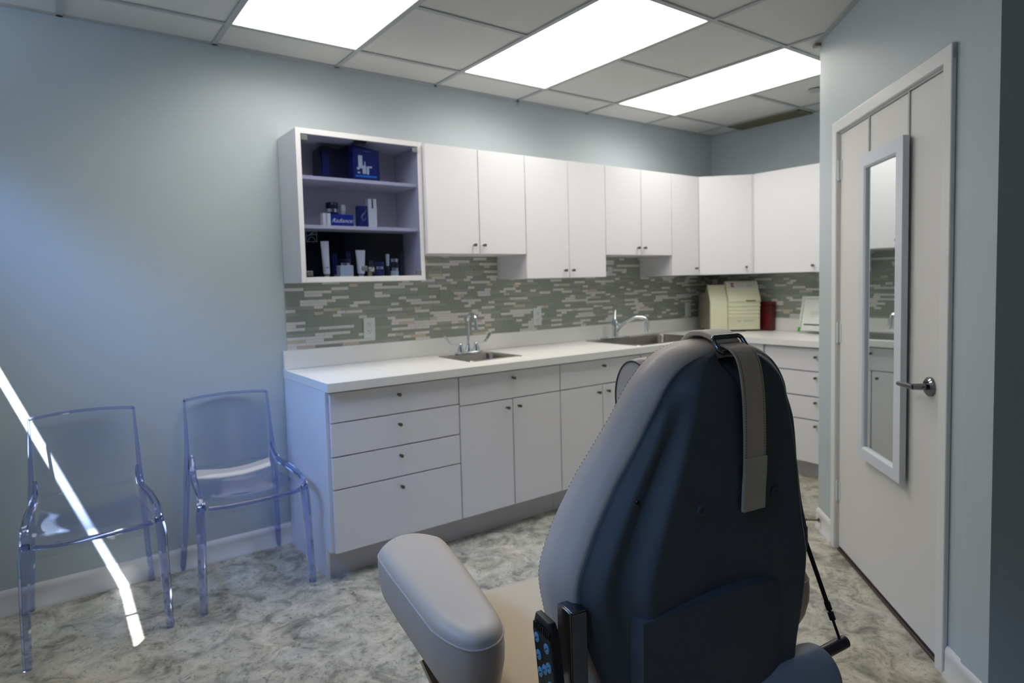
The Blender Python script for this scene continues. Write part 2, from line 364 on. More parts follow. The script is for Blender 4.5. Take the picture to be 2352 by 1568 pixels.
bm = newbm(); lathe(bm, [(0.011, 0), (0.011, 0.006), (0.005, 0.009), (0.004, 0.06), (0.007, 0.062), (0.007, 0.072), (0, 0.074)], (0, 0, 0), n=14, axis='y')
o = tag(obj('door_stop', bm, BRONZE, smooth=True), 'short spring door stop sticking out of the baseboard left of the door', 'door stop'); p = dpt(-0.22, 0.017); o.location = (p[0], p[1], 0.062); o.rotation_euler = (0, 0, DA)
# ------------------------------------------------------------------ angled door
dr = bpy.data.objects.new('door_1', None); COL.objects.link(dr); dr['kind'] = 'structure'
bm = newbm(); dprism(bm, 0.003, SW-0.003, -0.045, -0.003, 0.022, ZD-0.003); obj('slab', bm, DOORP, dr, bev=0.002)
bm = newbm()   # casing with mitred look
O = 0.016
for t0, t1 in ((-CW-0.012, -0.008), (SW+0.008, SW+CW+0.012)): dprism(bm, t0, t1, 0, O, 0, ZD+CW+0.0)
dprism(bm, -CW-0.012, SW+CW+0.012, 0, O+0.0002, ZD+0.008, ZD+CW+0.012)
obj('casing', bm, TRIM, dr, bev=0.004)
bm = newbm()
dprism(bm, -0.012, -0.001, -0.10, 0, 0, ZD+0.012); dprism(bm, SW+0.001, SW+0.012, -0.10, 0, 0, ZD+0.012); dprism(bm, -0.001, SW+0.001, -0.10, 0, ZD+0.001, ZD+0.012)
dprism(bm, -0.001, 0.012, -0.085, -0.047, 0, ZD); dprism(bm, SW-0.012, SW+0.001, -0.085, -0.047, 0, ZD); dprism(bm, 0, SW, -0.085, -0.047, ZD-0.012, ZD+0.001)
obj('jamb', bm, TRIM, dr)
bm = newbm(); dprism(bm, 0, SW, -0.10, 0.004, 0, 0.012); obj('threshold', bm, BROWN, dr, bev=0.003)
bm = newbm(); p = dpt(SW-0.0005, 0)
dprism(bm, SW-0.004, SW+0.004, -0.004, 0.0015, 0.90, 0.985); obj('strike_plate', bm, BLACK, dr)
for z in (1.831, 1.063, 0.293):
    bm = newbm(); c = dpt(0.0, 0.006); cyl(bm, (c[0], c[1], z-0.045), (c[0], c[1], z+0.045), 0.006, n=14)
    cyl(bm, (c[0], c[1], z-0.049), (c[0], c[1], z-0.045), 0.0045, n=10); cyl(bm, (c[0], c[1], z+0.045), (c[0], c[1], z+0.05), 0.0045, n=10)
    dprism(bm, 0.0, 0.022, -0.003, 0.0, z-0.045, z+0.045)
    h = obj('hinge', bm, PLATE, dr, smooth=True)
# lever handle
def DP(t, o, z): x, y = dpt(t, o); return Vector((x, y, z))
kt = 0.868
bm = newbm(); cyl(bm, DP(kt, -0.003, 0.948), DP(kt, 0.006, 0.948), 0.034, 0.033, n=36); cyl(bm, DP(kt, 0.006, 0.948), DP(kt, 0.012, 0.948), 0.033, 0.026, n=36)
hd = obj('lever_handle', bm, DCHROME, dr, smooth=True)
bm = newbm(); cyl(bm, DP(kt, 0.012, 0.948), DP(kt, 0.058, 0.948), 0.012, 0.0105, n=24)
tube(bm, [DP(kt+0.006, 0.056, 0.948), DP(kt-0.02, 0.058, 0.948), DP(kt-0.06, 0.060, 0.946), DP(kt-0.105, 0.057, 0.943)], [0.010, 0.0105, 0.009, 0.008], n=14)
obj('lever', bm, DCHROME, hd, smooth=True)
# over-the-door mirror
mr = thing('door_mirror', 'narrow white-framed mirror hung on the white door by two straps', 'mirror', DP(0.5, 0.02, 1.2))
mr.location = (0, 0, 0)
mt0, mt1, mz0, mz1 = 0.315, 0.714, 0.555, 1.84
it0, it1, iz0, iz1 = 0.366, 0.650, 0.606, 1.782
bm = newbm(); o0, o1 = 0.008, 0.030
out = [(mt0, mz0), (mt1, mz0), (mt1, mz1), (mt0, mz1)]; inn = [(it0, iz0), (it1, iz0), (it1, iz1), (it0, iz1)]
ring = lambda pts, o: [DP(a, o, z) for a, z in pts]
inn2 = [(it0-0.0, iz0), (it1, iz0), (it1, iz1), (it0, iz1)]
R = [ring(out, o0), ring(out, o1), ring([(a*0.86+b_*0.14, c*0.86+d*0.14) for (a, c), (b_, d) in zip(inn, out)], o1+0.0), ring(inn, o1-0.006), ring(inn, o0)]
loft(bm, R+[R[0]], cap=False); bmesh.ops.remove_doubles(bm, verts=bm.verts, dist=1e-6)
obj('frame', bm, mat('mirror_frame', (0.68, 0.71, 0.77), 0.3), mr)
bm = newbm(); dprism(bm, it0, it1, 0.012, 0.016, iz0, iz1); obj('mirror_glass', bm, MIRR, mr)
bm = newbm(); dprism(bm, mt0+0.003, mt1-0.003, 0.0085, 0.0115, mz0+0.003, mz1-0.003); obj('back_board', bm, BLACK, mr)
for ts in (0.335, 0.690):
    bm = newbm(); dprism(bm, ts-0.006, ts+0.006, -0.0025, 0.002, mz1-0.03, ZD-0.001); dprism(bm, ts-0.006, ts+0.006, -0.045, 0.003, ZD-0.002, ZD+0.0005)
    dprism(bm, ts-0.006, ts+0.006, 0.001, 0.009, mz1-0.03, mz1-0.02)
    obj('hanging_strap', bm, mat('strap_metal', (0.45, 0.48, 0.46), 0.4), mr)
# ------------------------------------------------------------------ tiled backsplash
def tiles(name, length, place, z0, z1):
    bm = newbm(); rh = 0.0162; rows = int((z1-z0)/rh)+1
    def quad(a0, a1, za, zb, mi, d):
        vs = [bm.verts.new(place(a, z, d)) for a, z in ((a0, za), (a1, za), (a1, zb), (a0, zb))]
        bm.faces.new(vs).material_index = mi
        vb = [bm.verts.new(place(a, z, 0)) for a, z in ((a0, za), (a1, za), (a1, zb), (a0, zb))]
        for i in range(4): bm.faces.new((vs[i], vb[i], vb[(i+1) % 4], vs[(i+1) % 4])).material_index = mi
    vs = [bm.verts.new(place(a, z, 0.002)) for a, z in ((0, z0), (length, z0), (length, z1), (0, z1))]
    bm.faces.new(vs).material_index = 0
    for r in range(rows):
        a = 0.0; za = z0+r*rh; zb = min(za+rh-0.0014, z1)
        if zb-za < 0.004: continue
        while a < length:
            lightt = random.random() < 0.42
            L = random.choice([0.05, 0.05, 0.098]) if lightt else random.choice([0.10, 0.15, 0.15, 0.075])
            b2 = min(a+L, length)
            mi = (4 if random.random() < 0.14 else 3) if lightt else random.choice([1, 1, 2])
            if b2-a > 0.006: quad(a, b2-0.0014, za, zb, mi, 0.0045)
            a = b2
    o = obj(name, bm, [GROUT, GLS1, GLS2, STN1, STN2], kind='structure'); return o
tiles('trim_3', XE-0.012, lambda a, z, d: (a+0.012, -d, z), 1.0185, 1.53)
tiles('trim_4', -EY-0.005, lambda a, z, d: (XE-d, -0.005-a, z), 1.0185, 1.40)
# ------------------------------------------------------------------ cabinets
FR = -0.62
def knob(parent, x, y, z, d=(0, -1), name='knob'):
    bm = newbm(); D = Vector((*d, 0)); P = Vector((x, y, z))
    cyl(bm, P, P+D*0.014, 0.0042, n=12); cyl(bm, P+D*0.012, P+D*0.027, 0.0078, 0.0084, n=20)
    return obj(name, bm, BRONZE, parent, smooth=True)
DZ = [(0.735, 0.868), (0.580, 0.729), (0.430, 0.574), (0.137, 0.424)]
GAP = 0.0032
def base_cab(x0, x1, label, mode, end=False):
    t = thing('base_cabinet', label, 'cabinet', (x0, 0, 0), 0, 'base cabinets under the long worktop'); W = x1-x0
    bm = newbm(); box(bm, 0.001, 0.017, -0.600, -0.004, 0.137, 0.876); box(bm, W-0.017, W-0.001, -0.600, -0.004, 0.137, 0.876); box(bm, 0.017, W-0.017, -0.600, -0.004, 0.137, 0.153)
    box(bm, 0.017, W-0.017, -0.012, -0.004, 0.153, 0.876); box(bm, 0.017, W-0.017, -0.600, -0.585, 0.700, 0.876); obj('carcass', bm, WHITE2, t)
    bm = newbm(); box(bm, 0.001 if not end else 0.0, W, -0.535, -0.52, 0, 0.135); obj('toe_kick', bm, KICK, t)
    if end:
        bm = newbm()
        pts = [(-0.004, 0.0), (-0.54, 0.0), (-0.54, 0.137), (-0.600, 0.137), (-0.600, 0.876), (-0.004, 0.876)]
        a = [bm.verts.new((-0.012, y, z)) for y, z in pts]; b2 = [bm.verts.new((0.0005, y, z)) for y, z in pts]
        bm.faces.new(a); bm.faces.new(b2[::-1])
        for i in range(6): bm.faces.new((a[i], b2[i], b2[(i+1) % 6], a[(i+1) % 6]))
        obj('end_panel', bm, WHITE2, t)
    def front(n, a, b_, z0, z1):
        bm = newbm(); box(bm, a+GAP, b_-GAP, FR, -0.602, z0, z1); return obj(n, bm, WHITE, t, bev=0.0012)
    if mode == 'drawers':
        for (z0, z1), kz in zip(DZ, (0.826, 0.683, 0.532, 0.382)): d = front('drawer', 0, W, z0, z1); knob(d, W/2-0.003, FR, kz)
    else:
        d = front('drawer', 0, W, 0.722, 0.868); knob(d, W/2, FR, 0.832)
        d = front('door', 0, W/2, 0.137, 0.716); knob(d, W/2-0.042, FR, 0.675)
        d = front('door', W/2, W, 0.137, 0.716); knob(d, W/2+0.036, FR, 0.675)
    return t
base_cab(0.0, 0.674, 'white base cabinet of four drawers at the left end of the worktop', 'drawers', True)
base_cab(0.674, 1.349, 'white base cabinet with drawer and two doors under the small sink', 'doors')
base_cab(1.349, 2.021, 'white base cabinet with drawer and two doors right of the small-sink one', 'doors')
base_cab(2.021, 2.82, 'white base cabinet under the large sink, mostly hidden by the treatment chair', 'doors')
t = thing('corner_cabinet', 'plain white corner filler cabinet behind the top of the treatment chair', 'cabinet')
bm = newbm(); prism(bm, [(2.822, -0.62), (2.985, -0.62), (2.985, -0.865), (XE-0.004, -0.865), (XE-0.004, -0.004), (2.822, -0.004)], 0.137, 0.876); obj('carcass', bm, WHITE2, t)
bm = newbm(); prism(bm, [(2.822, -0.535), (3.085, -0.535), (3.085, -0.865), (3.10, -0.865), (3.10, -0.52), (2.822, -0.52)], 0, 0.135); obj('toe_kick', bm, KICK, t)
# far run drawer unit
fx = 2.995
t = thing('drawer_unit', 'white four-drawer base unit on the far wall beside the angled wall', 'cabinet', (0, 0, 0))
bm = newbm(); box(bm, fx+0.02, XE-0.004, EY+0.006, -0.868, 0.115, 0.876); obj('carcass', bm, WHITE2, t)
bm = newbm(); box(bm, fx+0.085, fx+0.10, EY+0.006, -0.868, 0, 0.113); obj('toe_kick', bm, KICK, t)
for (z0, z1), kz in zip([(0.721, 0.868), (0.556, 0.712), (0.402, 0.547), (0.115, 0.393)], (0.813, 0.677, 0.516, 0.362)):
    bm = newbm(); box(bm, fx, fx+0.018, EY+0.008, -0.872, z0, z1); d = obj('drawer', bm, WHITE, t, bev=0.0012); knob(d, fx, -1.238, kz, (-1, 0))
# wall cabinets
YU = -0.32; ZT = 2.098
def wall_cab(x0, x1, z0, xm, label, kz):
    t = thing('wall_cabinet', label, 'cabinet', (x0, 0, z0), 0, 'wall cabinets over the long worktop'); W = x1-x0
    bm = newbm(); box(bm, 0.0008, W-0.0008, -0.300, -0.006, 0.0, ZT-z0); obj('carcass', bm, WHITE2, t)
    eds = [(0, xm-x0, 1), (xm-x0, W, -1)] if xm else [(0, W, 1)]
    for a, b_, s in eds:
        bm = newbm(); box(bm, a+GAP*0.8, b_-GAP*0.8, YU, -0.302, 0.001, ZT-z0); d = obj('door', bm, WHITE, t, bev=0.0012)
        kx = (b_-0.042) if s > 0 else (a+0.022)
        knob(d, kx, YU, kz-z0)
    return t
wall_cab(0.6875, 1.3607, 1.510, 1.0255, 'short white two-door wall cabinet right beside the glass-fronted cabinet', 1.560)
wall_cab(1.3607, 2.030, 1.3635, 1.703, 'tall white two-door wall cabinet hanging lower between two shorter ones', 1.411)
wall_cab(2.030, 2.6975, 1.510, 2.3748, 'short white two-door wall cabinet above the large sink', 1.560)
wall_cab(2.6975, 3.003, 1.3635, None, 'narrow tall white single-door wall cabinet left of the corner cabinet', 1.414)
t = thing('corner_wall_cabinet', 'white diagonal corner wall cabinet with one door over the cream steriliser', 'cabinet', (0, 0, 0))
bm = newbm(); prism(bm, [(3.005, -0.006), (3.005, -0.305), (3.290, -0.598), (XE-0.008, -0.598), (XE-0.008, -0.006)], 1.3635, ZT); obj('carcass', bm, WHITE2, t)
bm = newbm(); A, B = Vector((3.007, -0.322)), Vector((3.280, -0.594)); nrm = Vector((0.707, 0.707)); dd = (B-A).normalized()*0.002
prism(bm, [A+dd, B-dd, B-dd+nrm*0.010, A+dd+nrm*0.010], 1.3645, ZT); d = obj('door', bm, WHITE, t, bev=0.0012)
q = A+(B-A)*0.88; knob(d, q.x, q.y, 1.414, (-0.707, -0.707))
t = thing('side_wall_cabinet', 'white wall cabinet door on the far wall beside the angled wall edge', 'cabinet', (0, 0, 0))
bm = newbm(); box(bm, 3.305, XE-0.008, -1.12, -0.600, 1.3635, ZT); obj('carcass', bm, WHITE2, t)
bm = newbm(); box(bm, 3.285, 3.303, -1.118, -0.603, 1.3645, ZT); d = obj('door', bm, WHITE, t, bev=0.0012); knob(d, 3.285, -1.062, 1.409, (-1, 0))
# ------------------------------------------------------------------ worktop with sinks
CZ0, CZ = 0.878, 0.9178
S1 = (0.845, 1.205, -0.470, -0.105); S2 = (2.045, 2.80, -0.585, -0.075)
t = thing('worktop', 'white laminate L-shaped worktop with raised back lip holding two sinks', 'worktop')
bm = newbm(); y0, y1 = -0.648, -0.0015
m_ = 0.012
xsn = [-0.014, S1[0]+m_, S1[1]-m_, S2[0]+m_, S2[1]-m_, 2.965]
box(bm, xsn[0], xsn[1], y0, y1, CZ0, CZ); box(bm, xsn[2], xsn[3], y0, y1, CZ0, CZ)
for S in (S1, S2):
    box(bm, S[0]+m_, S[1]-m_, y0, S[2]+m_, CZ0, CZ); box(bm, S[0]+m_, S[1]-m_, S[3]-m_, y1, CZ0, CZ)
prism(bm, [(xsn[4], y0), (2.965, y0), (2.965, EY+0.004), (XE-0.0015, EY+0.004), (XE-0.0015, y1), (xsn[4], y1)], CZ0, CZ)
bmesh.ops.remove_doubles(bm, verts=bm.verts, dist=1e-5); obj('top', bm, COUNTER, t)
bm = newbm(); prism(bm, [(-0.014, -0.0015), (-0.014, -0.020), (XE-0.020, -0.020), (XE-0.020, EY+0.004), (XE-0.0055, EY+0.004), (XE-0.0055, -0.0055)], CZ+0.0002, 1.018)
obj('back_lip', bm, COUNTER, t, bev=0.003)
def sink(S, dep, label, rim=0.02, deck=0.06, drain=True):
    t = thing('sink', label, 'sink', (S[0], S[2], CZ), 0, 'stainless sinks'); W, D = S[1]-S[0], S[3]-S[2]
    def rr(x0, x1, y0, y1, r, z, n=6):
        out = []
        for cx, cy, a0 in ((x1-r, y1-r, 0), (x0+r, y1-r, 90), (x0+r, y0+r, 180), (x1-r, y0+r, 270)):
            for k in range(n+1): a = math.radians(a0+90*k/n); out.append((cx+r*math.cos(a), cy+r*math.sin(a), z))
        return out
    bm = newbm()
    rings = [rr(0.013, W-0.013, 0.013, D-0.013, 0.02, -0.006), rr(0, W, 0, D, 0.02, 0.0005), rr(0.002, W-0.002, 0.002, D-0.002, 0.02, 0.004), rr(rim, W-rim, rim, D-deck, 0.045, 0.003),
             rr(rim+0.004, W-rim-0.004, rim+0.004, D-deck-0.004, 0.045, -0.01), rr(rim+0.012, W-rim-0.012, rim+0.012, D-deck-0.012, 0.045, -dep+0.02), rr(rim+0.035, W-rim-0.035, rim+0.035, D-deck-0.035, 0.03, -dep)]
    loft(bm, rings, cap=False); bm.faces.new(bm.verts[-28:]) if False else None
    bm.verts.ensure_lookup_table(); bm.faces.new([bm.verts[i] for i in range(len(bm.verts)-28, len(bm.verts))])
    obj('basin', bm, STEEL, t, smooth=True, angle=50)
    bm = newbm(); lathe(bm, [(0.04, 0.001), (0.038, 0.004), (0.028, 0.002), (0.0, 0.002)], (W/2, (D-deck)/2+0.01, -dep)); obj('drain', bm, CHROME, t, smooth=True)
    return t
sink(S1, 0.15, 'small square stainless sink under the gooseneck tap')
sink(S2, 0.19, 'large rectangular stainless sink behind the treatment chair top')
# gooseneck tap with wrist blades
t = thing('gooseneck_tap', 'chrome gooseneck tap with two wrist-blade levers on the small sink', 'tap', (1.045, -0.135, CZ+0.004))
bm = newbm(); box(bm, -0.085, 0.085, -0.024, 0.024, 0, 0.014); obj('base_plate', bm, CHROME, t, bev=0.006, seg=3)
bm = newbm(); lathe(bm, [(0.024, 0), (0.022, 0.014), (0.014, 0.030), (0.011, 0.05)], (0, 0, 0.013)); tube(bm, [(0, 0, 0.04)]+[(0, 0, 0.19)]+[(0, -0.045+0.045*math.cos(a), 0.195+0.045*math.sin(a)) for a in [math.radians(d) for d in range(0, 166, 12)]]+[(0.0, -0.092, 0.165)], 0.0095, n=16); obj('spout', bm, CHROME, t, smooth=True)
bm = newbm(); cyl(bm, (0, -0.0915, 0.170), (0, -0.094, 0.145), 0.0125, 0.0115, n=18); obj('aerator', bm, CHROME, t, smooth=True)
for s in (-1, 1):
    bm = newbm(); lathe(bm, [(0.022, 0), (0.020, 0.016), (0.012, 0.035), (0.012, 0.05), (0.004, 0.056)], (s*0.055, 0, 0.013))
    R = []
    for u in [i/10 for i in range(11)]:
        cx = s*(0.055+0.105*u); z = 0.062+0.004*u+0.048*max(0, (u-0.6)/0.4)**1.3; wd = 0.007+0.008*u
        R.append([(cx, -wd, z-0.003), (cx, wd, z-0.003), (cx, wd, z+0.003), (cx, -wd, z+0.003)])
    loft(bm, R); obj('blade_lever', bm, CHROME, t, smooth=True, angle=60)
# single lever tap
t = thing('kitchen_tap', 'chrome single-lever kitchen tap with arched spout on the large sink', 'tap', (2.31, -0.115, CZ+0.004), math.radians(0))
bm = newbm(); box(bm, -0.125, 0.125, -0.027, 0.027, 0, 0.012); obj('base_plate', bm, CHROME, t, bev=0.005, seg=3)
bm = newbm(); lathe(bm, [(0.026, 0), (0.024, 0.03), (0.022, 0.07), (0.023, 0.10), (0.018, 0.125), (0.0, 0.13)], (0, 0, 0.011)); obj('body', bm, CHROME, t, smooth=True)
bm = newbm(); tube(bm, bez([(0.0, -0.010, 0.05), (0.03, -0.05, 0.105), (0.075, -0.12, 0.150), (0.115, -0.175, 0.145), (0.125, -0.19, 0.115)], 6), [0.013]*20+[0.014]*5, n=16); obj('spout', bm, CHROME, t, smooth=True)
bm = newbm(); tube(bm, bez([(0.125, -0.19, 0.12), (0.126, -0.192, 0.08), (0.126, -0.192, 0.045)], 4), 0.0165, n=18); obj('spray_head', bm, CHROME, t, smooth=True)
bm = newbm(); tube(bm, bez([(0, 0, 0.13), (0.012, 0.012, 0.165), (0.03, 0.022, 0.20)], 5), [0.012, 0.012, 0.011, 0.010, 0.009, 0.009, 0.008, 0.008, 0.007, 0.007, 0.006], n=14); obj('lever', bm, CHROME, t, smooth=True)
# outlets
def outlet(x, label, z=1.108):
    t = thing('wall_outlet', label, 'outlet', (x, -0.0046, z), 0, 'white duplex outlets on the tiled splashback')
    bm = newbm(); box(bm, -0.035, 0.035, -0.006, 0, -0.058, 0.058); obj('cover_plate', bm, PLATE, t, bev=0.003, seg=3)
    for s in (-1, 1):
        bm = newbm(); lathe(bm, [(0.0165, 0), (0.0165, -0.0025), (0.0, -0.0025)], (0, -0.006, s*0.020), axis='y'); k = obj('socket', bm, PLATE, t, smooth=True)
        bm = newbm(); box(bm, -0.008, -0.006, -0.0095, -0.0085, s*0.020-0.001, s*0.020+0.008); box(bm, 0.006, 0.008, -0.0095, -0.0085, s*0.020, s*0.020+0.008); box(bm, -0.002, 0.002, -0.0095, -0.0085, s*0.020-0.010, s*0.020-0.006); obj('slots', bm, DARK, k)
outlet(0.470, 'white wall outlet on the tiles left of the gooseneck tap'); outlet(1.682, 'white wall outlet on the tiles between the two taps'); outlet(3.27, 'wall outlet in shadow left of the cream steriliser', 1.085)
# ------------------------------------------------------------------ steriliser
t = thing('steriliser', 'cream tabletop steriliser with sloped control panel in the worktop corner', 'steriliser', (3.153, -0.313, CZ+0.0005), math.radians(-35))
W, D = 0.385, 0.30
def sect(bm, x0, x1, pts, mi=0):
    a = [bm.verts.new((x0, y, z)) for y, z in pts]; b2 = [bm.verts.new((x1, y, z)) for y, z in pts]
    bm.faces.new(a).material_index = mi; bm.faces.new(b2[::-1]).material_index = mi
    for i in range(len(pts)): bm.faces.new((a[i], b2[i], b2[(i+1) % len(pts)], a[(i+1) % len(pts)])).material_index = mi
bm = newbm(); sect(bm, 0.002, 0.30, [(0.02, 0.012), (0.02, 0.24), (0.06, 0.345), (0.11, 0.345), (0.14, 0.305), (D, 0.300), (D, 0.012)]); obj('body', bm, CREAM_SHADE, t, bev=0.004)
bm = newbm(); sect(bm, 0, 0.135, [(0.0, 0.014), (0.0, 0.235), (0.026, 0.285), (0.070, 0.365), (0.085, 0.365), (0.045, 0.285), (0.019, 0.235), (0.019, 0.014)]); obj('left_panel', bm, CREAM, t, bev=0.004)
bm = newbm(); sect(bm, 0.137, W, [(-0.003, 0.014), (-0.003, 0.105), (-0.009, 0.115), (-0.003, 0.132), (-0.011, 0.142), (-0.003, 0.160), (-0.011, 0.170), (-0.003, 0.188), (-0.013, 0.200), (-0.006, 0.222), (-0.018, 0.236), (-0.016, 0.258), (0.012, 0.302), (0.050, 0.386), (0.090, 0.392), (0.090, 0.30), (0.019, 0.240), (0.019, 0.014)]); dd_ = obj('door', bm, CREAM, t, bev=0.002)
# control decal, lying on the slope (y 0.012..0.050, z 0.302..0.386)
sl = math.atan2(0.084, 0.038)
def on_slope(x, s, z=0.0012): return (x, 0.012+s*math.cos(sl)-z*math.sin(sl), 0.302+s*math.sin(sl)+z*math.cos(sl))
def slope_rect(bm, x0, x1, s0, s1, lift=0.001):
    bm.faces.new([bm.verts.new(on_slope(x, s, lift)) for x, s in ((x0, s0), (x1, s0), (x1, s1), (x0, s1))])
bm = newbm(); slope_rect(bm, 0.150, W-0.010, 0.038, 0.088); obj('control_label', bm, mat('label_grey', (0.58, 0.58, 0.52), 0.4), dd_)
bm = newbm(); slope_rect(bm, 0.172, 0.196, 0.046, 0.062, 0.0016); slope_rect(bm, 0.172, 0.196, 0.066, 0.082, 0.0016); obj('indicator', bm, PINKINK, dd_)
bm = newbm()
for i in range(5):
    for j in range(4): slope_rect(bm, 0.216+i*0.013, 0.222+i*0.013, 0.046+j*0.010, 0.050+j*0.010, 0.0016)
obj('keypad', bm, GREYINK, dd_); bm = newbm()
for i in range(3):
    for j in range(3): slope_rect(bm, 0.300+i*0.014, 0.307+i*0.014, 0.048+j*0.012, 0.055+j*0.012, 0.0016)
obj('keypad', bm, GREYINK, dd_)
bm = newbm(); box(bm, 0.270, 0.345, -0.0205, -0.016, 0.232, 0.243); obj('latch', bm, mat('latch_olive', (0.12, 0.13, 0.07), 0.5), t)
bm = newbm(); prect_ = lambda x0, x1, z0, z1: bm.faces.new([bm.verts.new(p) for p in ((x0, -0.0036, z0), (x1, -0.0036, z0), (x1, -0.0036, z1), (x0, -0.0036, z1))])
for x0, x1 in ((0.208, 0.214), (0.216, 0.226), (0.228, 0.236), (0.258, 0.272), (0.275, 0.290), (0.293, 0.302), (0.305, 0.322), (0.325, 0.338)): prect_(x0, x1, 0.078, 0.087)
obj('printed_marks', bm, mat('pale_olive_ink', (0.45, 0.45, 0.33), 0.6), dd_)
for x in (0.03, 0.27):
    for y in (0.035, D-0.04): bm = newbm(); cyl(bm, (x, y, 0), (x, y, 0.012), 0.014, n=14); obj('foot', bm, BLACK, t)
# red sharps bin
t = thing('sharps_bin', 'dark red plastic bin standing behind the cream steriliser', 'bin', (3.545, -0.555, CZ+0.0005), 0)
bm = newbm(); loft(bm, [[(-0.032, -0.045, 0), (0.032, -0.045, 0), (0.032, 0.045, 0), (-0.032, 0.045, 0)], [(-0.036, -0.048, 0.20), (0.036, -0.048, 0.20), (0.036, 0.048, 0.20), (-0.036, 0.048, 0.20)]]); obj('bin_body', bm, RED, t, bev=0.006)
bm = newbm(); box(bm, -0.038, 0.038, -0.050, 0.050, 0.2005, 0.225); obj('lid', bm, RED, t, bev=0.006)
# acrylic sign holder
t = thing('sign_holder', 'clear acrylic sign holder with a printed white page on the worktop', 'sign holder', (3.43, -0.99, CZ+0.0005), math.radians(-93))
LH = 0.27; ln = math.radians(14)
def lean(x, s, o=0): return (x, s*math.sin(ln)+o*math.cos(ln), 0.012+s*math.cos(ln)-o*math.sin(ln))
def leanbox(bm, x0, x1, s0, s1, o0, o1):
    P = [lean(x, s, o) for o in (o0, o1) for x, s in ((x0, s0), (x1, s0), (x1, s1), (x0, s1))]
    v = [bm.verts.new(p) for p in P]
    for f in ((0, 1, 2, 3), (7, 6, 5, 4), (0, 4, 5, 1), (1, 5, 6, 2), (2, 6, 7, 3), (3, 7, 4, 0)): bm.faces.new([v[i] for i in f])
bm = newbm(); leanbox(bm, -0.135, 0.115, 0, LH, 0.0, 0.003); leanbox(bm, -0.135, 0.115, 0, LH, 0.012, 0.015); box(bm, -0.135, 0.115, 0.0, 0.12, 0.0, 0.004); obj('acrylic_stand', bm, CLEAR, t)
bm = newbm(); leanbox(bm, -0.112, 0.105, 0.012, LH-0.025, 0.004, 0.0055); pg = obj('page', bm, mat('paper', (0.80, 0.81, 0.78), 0.6), t)
bm = newbm(); leanbox(bm, -0.133, -0.117, 0.002, LH-0.004, 0.004, 0.011); leanbox(bm, -0.117, 0.112, LH-0.018, LH-0.004, 0.004, 0.011); obj('edge_strip', bm, mat('frosted', (0.72, 0.77, 0.70), 0.4), t)
bm = newbm(); leanbox(bm, -0.095, 0.10, 0.052, 0.062, 0.0033, 0.0038); obj('printed_line', bm, INKN, pg)
bm = newbm(); leanbox(bm, -0.05, 0.05, 0.15, 0.154, 0.0033, 0.0038); leanbox(bm, -0.05, 0.03, 0.135, 0.139, 0.0033, 0.0038); leanbox(bm, -0.05, 0.0, 0.118, 0.121, 0.0033, 0.0038); leanbox(bm, 0.0, 0.012, 0.178, 0.186, 0.0033, 0.0038); obj('printed_text', bm, mat('faint_ink', (0.55, 0.56, 0.52), 0.6), pg)
bm = newbm(); leanbox(bm, -0.133, -0.118, 0.004, 0.035, 0.0025, 0.0035); obj('green_mark', bm, GREEN, pg)
# ------------------------------------------------------------------ glass fronted display cabinet
gx0, gx1, gz0, gz1, gyf = 0.008, 0.683, 1.3674, 2.1075, -0.2925
t = thing('display_cabinet', 'white wall cabinet with smoked glass doors showing skincare boxes', 'cabinet', (0, 0, 0))
bm = newbm(); th = 0.024
box(bm, gx0, gx0+th, gyf, -0.006, gz0, gz1); box(bm, gx1-th, gx1, gyf, -0.006, gz0, gz1); box(bm, gx0+th, gx1-th, gyf, -0.006, gz0, gz0+0.026); box(bm, gx0+th, gx1-th, gyf, -0.006, gz1-0.026, gz1)
box(bm, gx0+th, gx1-th, -0.012, -0.006, gz0+0.026, gz1-0.026)
obj('carcass', bm, WHITE, t, bev=0.001)
SH = [1.632, 1.870]
for z in SH:
    bm = newbm(); box(bm, gx0+th+0.0005, gx1-th-0.0005, -0.272, -0.013, z, z+0.017); obj('shelf', bm, WHITE, t)
xm = 0.348
for a, b_ in ((gx0+th+0.002, xm-0.001), (xm+0.001, gx1-th-0.002)):
    bm = newbm(); box(bm, a, b_, -0.290, -0.285, gz0+0.029, gz1-0.029); gdoor = obj('glass_door', bm, SMOKE, t)
    xa = a if a < 0.2 else b_-0.030
    for z in (gz0+0.032, gz1-0.057):
        bm = newbm(); box(bm, xa, xa+0.030, -0.296, -0.2895, z, z+0.024); obj('hinge_clamp', bm, CLAMP, gdoor, bev=0.001)
bm = newbm(); lathe(bm, [(0.0, -0.026), (0.008, -0.024), (0.011, -0.016), (0.008, -0.009), (0.006, -0.001)], (0.368, -0.289, 1.430), axis='y'); obj('lock_knob', bm, SILVER, t, smooth=True)
bm = newbm(); box(bm, 0.318, 0.348-0.002, -0.297, -0.2905, 1.420, 1.446); box(bm, 0.350, 0.384, -0.297, -0.2905, 1.414, 1.440); obj('lock_plate', bm, CLAMP, t, bev=0.001)
bm = newbm(); box(bm, 0.352, 0.372, -0.292, -0.284, 1.394, 1.418); obj('catch', bm, BRASS, t)
bm = newbm(); box(bm, 0.312, 0.372, -0.284, -0.262, gz1-0.036, gz1-0.027); obj('top_catch', bm, BLACK, t)
